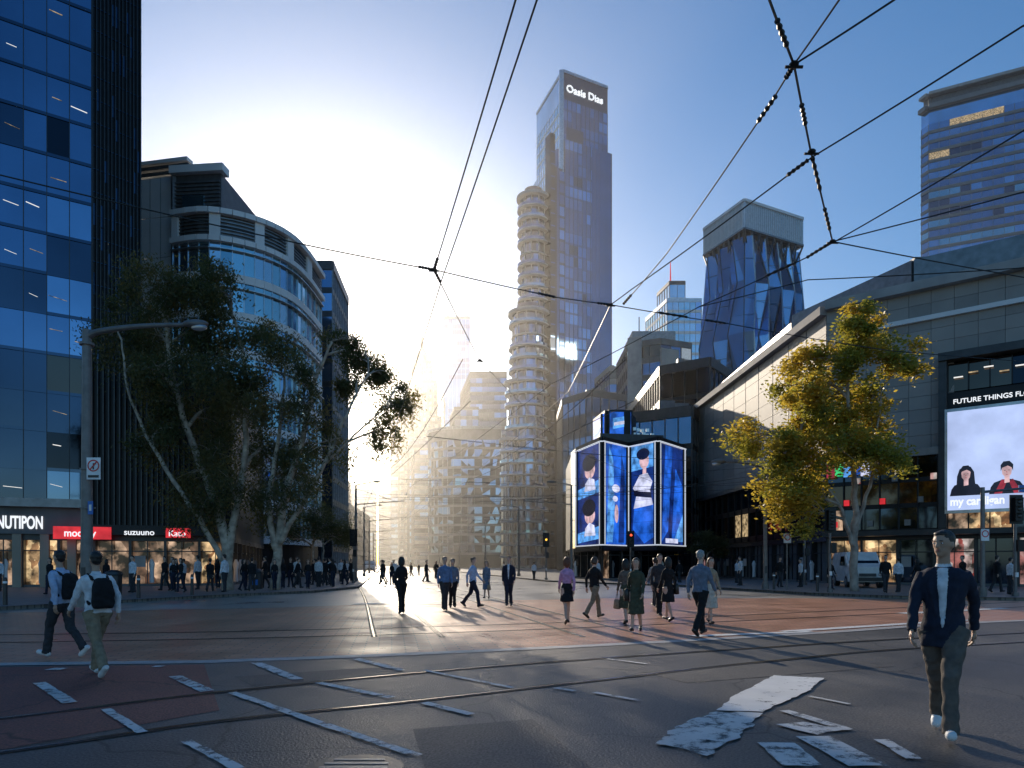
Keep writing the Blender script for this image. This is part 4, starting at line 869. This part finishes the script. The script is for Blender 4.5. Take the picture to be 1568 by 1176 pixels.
def person_mesh(name,H=1.75,fem=False,stride=1,top='c_white',leg='c_charc',outfit='trousers',skin='s_light',hair='h_black',hairlen=0,jacket=None,vox=.014,arms=None,side=1,lean=0,shoe='shoe',bag=None,headturn=0,skl=.5,sleeve=1.0,thick=1.0,splay=.045):
    b=MB(); x_=MB(); s=H/1.75; k=thick*(.9 if fem else 1)
    def leg3(a,bb):
        kn=Vector((0,.44*math.sin(a),-.44*math.cos(a))); an=kn+Vector((0,.41*math.sin(bb),-.41*math.cos(bb))); return kn,an
    A=[(R(26*stride),R(8*stride),R(14*stride)),(R(-14*stride),R(-42*stride),R(-38*stride))]
    legs=[]
    for i,(a,bb,c) in enumerate(A):
        kn,an=leg3(a,bb)
        toe=an+Vector((0,.17*math.cos(c)+.075*math.sin(c),.17*math.sin(c)-.075*math.cos(c))); heel=an+Vector((0,-.055*math.cos(c)+.075*math.sin(c),-.055*math.sin(c)-.075*math.cos(c)))
        legs.append((kn,an,toe,heel))
    low=min(min(l_[2].z,l_[3].z) for l_ in legs); hz=-low
    bare=outfit in('skirt','dress','shorts')
    for i,(kn,an,toe,heel) in enumerate(legs):
        sx=(.092 if i==0 else -.092)*side; nx=sx*.75
        o=Vector((sx,0,hz)); K=Vector((nx-sx*.15,kn.y,kn.z+hz)); An=Vector((nx*.9,an.y,an.z+hz))
        hp=o+Vector((0,0,.0))
        if bare: rad=[.1*k,.088*k,.056*k,.056*k,.05*k,.034]; mm=skin
        else: rad=[.105*k,.092*k,.07*k,.064*k,.062*k,.066*k]; mm=leg
        pts=[hp,hp.lerp(K,.4),K,K.lerp(An,.2)+Vector((0,-.01,0)),K.lerp(An,.45)+Vector((0,-.012,0)),An+Vector((0,0,-.01 if bare else -.035))]
        b.tube(pts,rad,mm,n=14)
        if outfit=='shorts': b.tube([hp,hp.lerp(K,.55)],[.112*k,.11*k],leg,n=14)
        T=Vector((nx*.9+sx*.12,toe.y,toe.z+hz)); Hh=Vector((nx*.9,heel.y,heel.z+hz)); up=(An-(T+Hh)/2).normalized()
        b.tube([Hh+up*.03-(T-Hh)*.05,Hh+up*.036,Hh.lerp(T,.45)+up*.042,Hh.lerp(T,.8)+up*.034,T+up*.026,T+up*.022+(T-Hh)*.08],[.02,.036,.04,.044,.036,.018],shoe,n=12)
        b.tube([An+Vector((0,0,.0)),(T+Hh)/2+up*.04],[.036,.036],shoe if not bare else skin,n=10)
    def tx(z): return math.tan(R(lean))*z
    sh=.175 if fem else .198
    tor=[(-.075,.10,.085),(-.03,.155 if not fem else .16,.11),(.04,.162 if not fem else .165,.115),(.13,.145 if not fem else .118,.105 if not fem else .09),(.24,.152 if not fem else .128,.11 if not fem else .098),(.35,.172 if not fem else .15,.122),(.43,sh*.98,.11),(.475,sh*.88,.095),(.51,.11,.078),(.54,.062,.062)]
    jk=jacket
    T0=top if not jk else jk
    b.loft([(0,tx(z),hz+z,rx*k*1.0,ry*k) for z,rx,ry in tor[:4]],leg if outfit!='dress' else top)
    ex=1.06 if not jk else 1.14
    if jk:
        jr=[(-.15,.178,.125),(-.06,.178,.128),(.04,.168,.122),(.13,.152,.112),(.24,.162,.118),(.35,.182,.128),(.43,sh*1.02,.114),(.48,sh*.88,.098),(.515,.12,.085)]
        b.loft([(0,tx(z),hz+z,rx*k,ry*k) for z,rx,ry in jr],jk,n=22,p=2.3)
    else: b.loft([(0,tx(z),hz+z,rx*k*ex,ry*k*ex) for z,rx,ry in ([(-.02,.162,.118)] if outfit in('trousers','shorts') and not fem else [])+tor[3:-1]],top,n=20,p=2.2)
    if outfit in('skirt','dress'):
        st=abs(stride)*.05
        b.loft([(0,tx(0),hz+.13,.13*k,.1*k),(0,0,hz+.03,.172*k,.13*k),(0,.01,hz-.1,.18*k,.145*k),(0,.01,hz-skl*.6,.185*k,.16*k+st),(0,.01,hz-skl,.2*k,.17*k+st*2),(0,.01,hz-skl-.005,.17*k,.14*k+st*2)],leg if outfit=='skirt' else top,n=22)
    if jk:
        b.loft([(0,tx(z)+.04,hz+z,rx*k,(ry-.034)*k) for z,rx,ry in [(.02,.012,.124),(.08,.022,.122),(.13,.03,.119),(.24,.048,.125),(.35,.064,.134),(.43,.066,.120),(.48,.06,.105),(.515,.055,.09)]],top,n=20,p=2.2)
        for sd in(-1,1): b.tube([(sd*.055,tx(.5)+.05,hz+.525),(sd*.082,tx(.45)+.094*k,hz+.44),(sd*.085,tx(.35)+.115*k,hz+.35),(sd*.06,tx(.25)+.112*k,hz+.22),(sd*.03,tx(.12)+.110*k,hz+.08),(sd*.04,tx(0)+.116*k,hz-.12)],[.014,.02,.022,.017,.012,.012],jk,n=8)
    ny=tx(.56)
    b.loft([(0,ny-.005,hz+.49,.064,.062),(0,ny,hz+.53,.062,.062),(0,ny+.0,hz+.545,.058,.058)],top,n=16)
    b.tube([(0,ny,hz+.5),(0,ny+.012,hz+.6),(0,ny+.02,hz+.66)],[.054,.05,.052],skin,n=14)
    hy=ny+.022; hc=hz+.715; ct,st_=math.cos(headturn),math.sin(headturn)
    def hp_(x,y,z): return (x*ct-y*st_,hy+x*st_+y*ct,hc+z)
    def he(c,r,m,n=14,rows=10,t=b):
        o0=len(t.v); t.ell((0,0,0),r,m,n=n,rows=rows)
        for ii in range(o0,len(t.v)):
            a_,b__,c__=t.v[ii]; t.v[ii]=hp_(a_+c[0],b__+c[1],c__+c[2])
    he((0,0,.012),(.074,.092,.098),skin); he((0,.018,-.045),(.056,.066,.068),skin); he((0,.05,-.085),(.03,.03,.026),skin)
    he((0,.096,-.018),(.013,.02,.022),skin,8,6); he((0,.088,.012),(.011,.014,.03),skin,8,6); he((0,.076,.03),(.045,.016,.012),skin,10,6)
    for sd in(-1,1):
        he((sd*.075,-.005,-.012),(.010,.018,.028),skin,8,6)
        he((sd*.03,.082,.006),(.013,.008,.006),'eyew',8,6,x_); he((sd*.03,.0885,.006),(.006,.004,.006),'eye',8,6,x_); he((sd*.03,.091,.026),(.018,.006,.004),hair,8,6,x_)
    he((0,.088,-.056),(.020,.008,.006),'lip',8,6,x_)
    he((0,-.018,.040),(.081,.094,.086),hair)
    he((0,.03,.085),(.060,.05,.028),hair); he((0,-.045,-.01),(.070,.056,.065),hair)
    if hairlen>0:
        b.tube([hp_(0,-.05,.03),hp_(0,-.065,-.06),hp_(0,-.07,-.06-hairlen*.6),hp_(0,-.075,-.07-hairlen)],[.08,.08,.07,.035],hair,n=14)
        for sd in(-1,1): b.tube([hp_(sd*.06,-.01,.05),hp_(sd*.078,-.015,-.04),hp_(sd*.07,-.03,-.08-hairlen*.6)],[.03,.03,.02],hair,n=10)
    if hairlen<0: he((0,-.11,.03),(.045,.045,.045),hair)
    if arms is None: arms=[(-24*stride-4,-6*stride+6),(22*stride,34*stride+12)]
    for i,(ua,fa) in enumerate(arms):
        sx=(1 if i==0 else -1)*side; ua=R(ua);fa=R(fa)
        S0=Vector((sx*(sh-.03)*k,tx(.46),hz+.455))
        E=S0+Vector((sx*splay,.285*math.sin(ua),-.285*math.cos(ua)))
        Wr=E+Vector((sx*(splay*.6-.03),.245*math.sin(fa),-.245*math.cos(fa)))
        am=T0; q_=1.1 if jk else 1.0
        ra=[.05*k*q_,.056*k*q_,.049*k*q_,.043*k*q_,.04*k*q_,.034*q_]
        if sleeve<1:
            b.tube([S0+Vector((-sx*.02,0,.01)),S0.lerp(E,.3),S0.lerp(E,.65)],[.05*k,.06*k,.058*k],am,n=12); b.tube([S0.lerp(E,.4),E,E.lerp(Wr,.4),Wr],[.046*k,.039*k,.038*k,.026],skin,n=12)
        else: b.tube([S0+Vector((-sx*.02,0,.01)),S0.lerp(E,.3),S0.lerp(E,.7),E,E.lerp(Wr,.5),Wr],ra,am,n=12)
        d=(Wr-E).normalized(); fw=Vector((0,1,0))-d*d.y; fw.normalize(); inn=Vector((-sx,0,0))
        x_.tube([Wr-d*.03,Wr+d*.01,Wr+d*.05,Wr+d*.085],[.023,.026,.032,.028],skin,n=10,sx=.62)
        for j,(off,ln) in enumerate([(.027,.068),(.009,.078),(-.009,.072),(-.026,.056)]):
            a0=Wr+d*.078+fw*off; a1=a0+d*ln*.45+inn*.006; a2=a1+d*ln*.3+inn*.016; a3=a2+d*ln*.2+inn*.02
            x_.tube([a0,a1,a2,a3],[.0098,.0092,.0082,.006],skin,n=6)
        a0=Wr+d*.03+fw*.022; x_.tube([a0,a0+d*.03+fw*.022+inn*.008,a0+d*.06+fw*.026+inn*.016],[.012,.011,.008],skin,n=6)
        if bag=='hand' and i==1:
            c_=Wr+d*.1; x_.tube([c_+Vector((0,-.09,-.16)),c_+Vector((0,-.05,-.03)),c_,c_+Vector((0,.05,-.03)),c_+Vector((0,.09,-.16))],.008,'shoe',n=6)
            x_.loft([(c_.x,c_.y,c_.z-.42,.05,.15),(c_.x,c_.y,c_.z-.4,.07,.17),(c_.x,c_.y,c_.z-.2,.05,.15),(c_.x,c_.y,c_.z-.16,.03,.13)],random.choice(['shoe','c_tan','shoe','c_charc']),n=16,p=5)
    if bag=='back':
        y0=tx(.25)-.12*k
        b.loft([(0,y0-.07,hz+.04,.12,.07),(0,y0-.08,hz+.08,.14,.085),(0,y0-.08,hz+.28,.14,.085),(0,y0-.06,hz+.42,.11,.07),(0,y0-.05,hz+.46,.06,.04)],'c_black',n=18,p=3.0)
        for sd in(-1,1): b.tube([(sd*.1,y0,hz+.44),(sd*.11,tx(.5),hz+.51),(sd*.115,tx(.4)+.115,hz+.4),(sd*.12,tx(.3)+.11,hz+.25),(sd*.14,y0+.02,hz+.1)],.02,'c_black',n=8)
    if bag=='shoulder':
        sx=side; x_.tube([(sx*.1,-.1,hz+.1),(sx*.13,-.06,hz+.45),(sx*.12,.02,hz+.5),(sx*.17,.1,hz+.3),(sx*.2,.08,hz+.08)],.009,'shoe',n=6)
        x_.loft([(sx*.21,0,hz-.2,.05,.14),(sx*.21,0,hz-.18,.07,.16),(sx*.21,0,hz+.06,.055,.15),(sx*.21,0,hz+.1,.03,.13)],random.choice(['c_tan','shoe','c_cream']),n=16,p=5)
    src=b.mesh('tmp'); ob=bpy.data.objects.new('tmp',src); COL.objects.link(ob)
    r=ob.modifiers.new('r','REMESH'); r.mode='VOXEL'; r.voxel_size=vox
    sm=ob.modifiers.new('s','SMOOTH'); sm.factor=.5; sm.iterations=3 if vox<.012 else 2
    dg=bpy.context.evaluated_depsgraph_get(); ev=ob.evaluated_get(dg); em=ev.to_mesh()
    bv=bvhtree.BVHTree.FromPolygons([v_.co for v_ in src.vertices],[tuple(p.vertices) for p in src.polygons])
    R_=MB(); R_.mats=list(b.mats)
    # cloth folds: small displacement of the fused surface on garments
    vs_=[]
    for v_ in em.vertices:
        c_=v_.co; w_=.0035*math.sin(c_.z*46+c_.x*31+math.sin(c_.y*23+c_.z*11)*2)*(1 if c_.z<hz+.5 and c_.z>.1 else 0)
        vs_.append(tuple(c_+v_.normal*w_))
    R_.v=vs_
    for p in em.polygons:
        R_.f.append(tuple(p.vertices)); h_=bv.find_nearest(p.center); R_.m.append(b.m[h_[2]] if h_[2] is not None else 0)
    ev.to_mesh_clear(); bpy.data.objects.remove(ob)
    o_=len(R_.v); R_.v+=x_.v
    for f_,m_ in zip(x_.f,x_.m): R_.f.append(tuple(o_+q for q in f_)); R_.m.append(R_.mi(x_.mats[m_]))
    R_.v=[(a*s,b2*s,c*s) for a,b2,c in R_.v]
    return R_.mesh(name,True)
def put(me,name,x,y,z,head):
    o=bpy.data.objects.new(name,me); COL.objects.link(o); o.location=(x,y,z); o.rotation_euler=(0,0,R(head)); return o
def P(name,x,y,head,z=.01,**k): return put(person_mesh(name,**k),name,x,y,z,head)

P('walking_man_in_blazer',3.76,5.95,145,H=1.80,stride=.95,top='c_white',leg='c_taupe',jacket='c_navy',skin='s_mid',hair='h_black',vox=.008,side=-1,shoe='shoew',headturn=R(-25),arms=[(-36,-14),(20,36)],thick=.96,splay=.05)
P('walking_man_with_backpack',-5.55,9.15,52,H=1.68,stride=.95,top='c_white',leg='c_khaki',skin='s_mid',hair='h_black',bag='back',vox=.010,lean=6,shoe='shoew',splay=.06)
P('walking_man_with_backpack',-7.25,11.0,75,H=1.74,stride=1,top='c_ltblue',leg='c_charc',skin='s_mid',hair='h_black',bag='back',vox=.011,lean=4,side=-1,shoe='shoew')
def at(px,fy): r=1568/(fy-864); return ((px-784)/1045*r,r)   # ground position from image pixels: figure's column and feet row
grp=[('standing_woman',615,940,20,dict(H=1.70,fem=True,stride=.3,top='c_black',leg='c_black',hair='h_black',hairlen=.12,arms=[(8,70),(-5,20)])),
('walking_man',681,935,200,dict(H=1.72,stride=.35,top='c_blue',leg='c_charc',hair='h_black')),
('walking_man',693,931,190,dict(H=1.66,stride=.4,top='c_slate',leg='c_black',side=-1)),
('walking_man',724,930,255,dict(H=1.76,stride=1,top='c_ltblue',leg='c_navy')),
('walking_woman',745,917,170,dict(H=1.62,fem=True,stride=.6,top='c_slate',outfit='dress',hairlen=.12,bag='hand',hair='h_brown')),
('walking_man_in_suit',779,929,175,dict(H=1.76,stride=.6,top='c_white',leg='c_navy',jacket='c_navy',hair='h_brown')),
('walking_woman',868,956,5,dict(H=1.66,fem=True,stride=.7,top='c_lilac',leg='c_black',outfit='skirt',skl=.34,hair='h_auburn',hairlen=.1)),
('walking_man',910,947,300,dict(H=1.70,stride=.9,top='c_black',leg='c_khaki',hair='h_brown',hairlen=.02,side=-1)),
('walking_woman',974,968,160,dict(H=1.62,fem=True,stride=.7,top='c_olive',outfit='dress',skl=.5,hair='h_brown',hairlen=.1,bag='shoulder',thick=1.1)),
('walking_woman',958,956,10,dict(H=1.60,fem=True,stride=.5,top='c_taupe',leg='c_olive',outfit='skirt',hair='h_black',hairlen=.14,bag='hand')),
('walking_woman',1023,952,25,dict(H=1.66,fem=True,stride=.6,top='c_black',outfit='dress',skl=.4,hair='h_black',hairlen=.16,bag='shoulder')),
('walking_man',1010,944,185,dict(H=1.76,stride=.5,top='c_charc',leg='c_black',hair='h_brown')),
('walking_man',1072,974,315,dict(H=1.78,stride=.8,top='c_slate',leg='c_black',hair='h_grey',skin='s_light',side=-1)),
('walking_woman',1088,957,190,dict(H=1.64,fem=True,stride=.6,top='c_tan',leg='c_cream',outfit='skirt',hair='h_auburn',hairlen=.15)),
('walking_man',1003,930,20,dict(H=1.70,stride=.7,top='c_greyc',leg='c_charc'))]
for nm,px,fy,hd,kw in grp:
    x,y=at(px,fy); P(nm,x,y,hd,vox=.014,**kw)
var=[person_mesh('pedestrian',vox=.02,**k) for k in [dict(stride=.7,top='c_black',leg='c_charc'),dict(stride=.2,top='c_white',leg='c_black',jacket='c_charc'),dict(fem=True,stride=.6,top='c_black',leg='c_navy',hairlen=.14,H=1.65),dict(fem=True,stride=.4,top='c_cream',outfit='skirt',leg='c_black',hairlen=.1,H=1.66),dict(stride=.9,top='c_ltblue',leg='c_charc',bag='back'),dict(stride=.1,top='c_white',leg='c_charc',H=1.78),dict(fem=True,stride=.8,top='c_maroon',leg='c_black',hairlen=.1,bag='hand',H=1.64),dict(stride=.5,top='c_olive',leg='c_khaki')]]
cr_=[(-19.5,31),(-18.3,33.2),(-16.2,33),(-15.2,34.0),(-14.3,33.6),(-13.6,35),(-13.3,34.6),(-17.2,37),(-12.6,38),(-12.1,38.6),(-11.6,41),(-11.2,37.5),(-11.4,43),(-12.2,46),(-12.8,48),(-11.9,50),(-12.9,52),(-13.1,55),(-12.5,44),(-13.8,57),(-20.5,30.5),(-22,29),(-24,27.5),(-15.8,40),(-16.6,39),(-14.8,42),(-21.3,36),(-19,38.5),(-25.5,34),(-10.6,40),(-9.4,49),(-9,52),(-8.2,47),(-7,56),(-9.9,60),(-12.4,36),(-13.9,39),(-18,36),(-10.9,45),(-10.2,54),(-13.4,47),(-14.4,51),
     (17.9,32.5),(18.8,33.5),(19.9,31.5),(21,32),(22.6,31),(16.8,36),(15.8,40),(14.8,44),(24.5,30.3),(23.4,33),(17.4,41),(13.9,48),(12.7,52),(16.6,50),(9.8,56),(11.8,57),(7.2,57.5),(20.6,34.5),(26,31),(-1,75),(-3,80),(-12,82),(2,64)]
cr_+=[(-11.0-random.random()*3-.186*(y-42),y) for y in (39.5,42.5,44.5,46.5,49,51,53.5,56,58,61,64,68,72,77,83)]+[(-15.5-random.random()*3,y) for y in (34.5,35.2,37.8,39.4,41)]+[(-8.5-.186*(y-50)+random.random()*5,y) for y in (58,63,68,74,88,96)]
for i,(x,y) in enumerate(cr_):
    z=.135 if (x<-10-.186*max(0,y-42) or x>13 or y>56 and x>4) else .01
    o=put(var[(i*5+i//3)%8],'pedestrian',x+random.uniform(-.2,.2),y,z,random.choice([0,180,90,270,200,20,160,75])); k_=random.uniform(.93,1.04); o.scale=(k_,k_,k_)

# ------------------------------------------------------------ LIGHT, SKY, HAZE
az=R(-14.5); el=R(17.5)
wd=bpy.data.worlds.new('World'); scene.world=wd; wd.use_nodes=True
nt=wd.node_tree; sky=nt.nodes.new('ShaderNodeTexSky'); sky.sky_type='NISHITA'; sky.sun_disc=False
sky.sun_elevation=el; sky.sun_rotation=az; sky.air_density=1.0; sky.dust_density=.8; sky.ozone_density=3.0
hs=nt.nodes.new('ShaderNodeHueSaturation'); hs.inputs['Saturation'].default_value=1.25
nt.links.new(sky.outputs[0],hs.inputs['Color']); nt.links.new(hs.outputs[0],nt.nodes['Background'].inputs[0]); nt.nodes['Background'].inputs[1].default_value=.15
sd=Vector((math.sin(az)*math.cos(el),math.cos(az)*math.cos(el),math.sin(el)))
sl=bpy.data.lights.new('sun','SUN'); sl.energy=5; sl.angle=R(.5); sl.color=(1,.85,.66)
so_=bpy.data.objects.new('sun',sl); COL.objects.link(so_); so_.rotation_euler=sd.to_track_quat('Z','Y').to_euler()
hz_=MB(); hz_.hexa([(-400,60),(300,60),(300,720),(-400,720)],-1,105,'black'); ho=hz_.obj('atmospheric_haze')
hm_=bpy.data.materials.new('haze_volume'); hm_.use_nodes=True; n_=hm_.node_tree; n_.nodes.clear()
o_=n_.nodes.new('ShaderNodeOutputMaterial'); vs2=n_.nodes.new('ShaderNodeVolumeScatter'); vs2.inputs['Density'].default_value=.0005; vs2.inputs['Anisotropy'].default_value=.78; vs2.inputs['Color'].default_value=(1,.97,.92,1)
n_.links.new(vs2.outputs[0],o_.inputs['Volume']); ho.data.materials.clear(); ho.data.materials.append(hm_)

cam=bpy.data.cameras.new('camera'); co=bpy.data.objects.new('camera',cam); COL.objects.link(co); scene.camera=co
co.location=(0,0,1.5); co.rotation_euler=(R(90),0,0); cam.lens=24; cam.sensor_width=36; cam.shift_y=.176; cam.clip_end=6000; cam.clip_start=.05
scene.view_settings.view_transform='Standard'; scene.view_settings.look='None'; scene.view_settings.exposure=0
print('verts',sum(len(o.data.vertices) for o in bpy.data.objects if o.type=='MESH'))
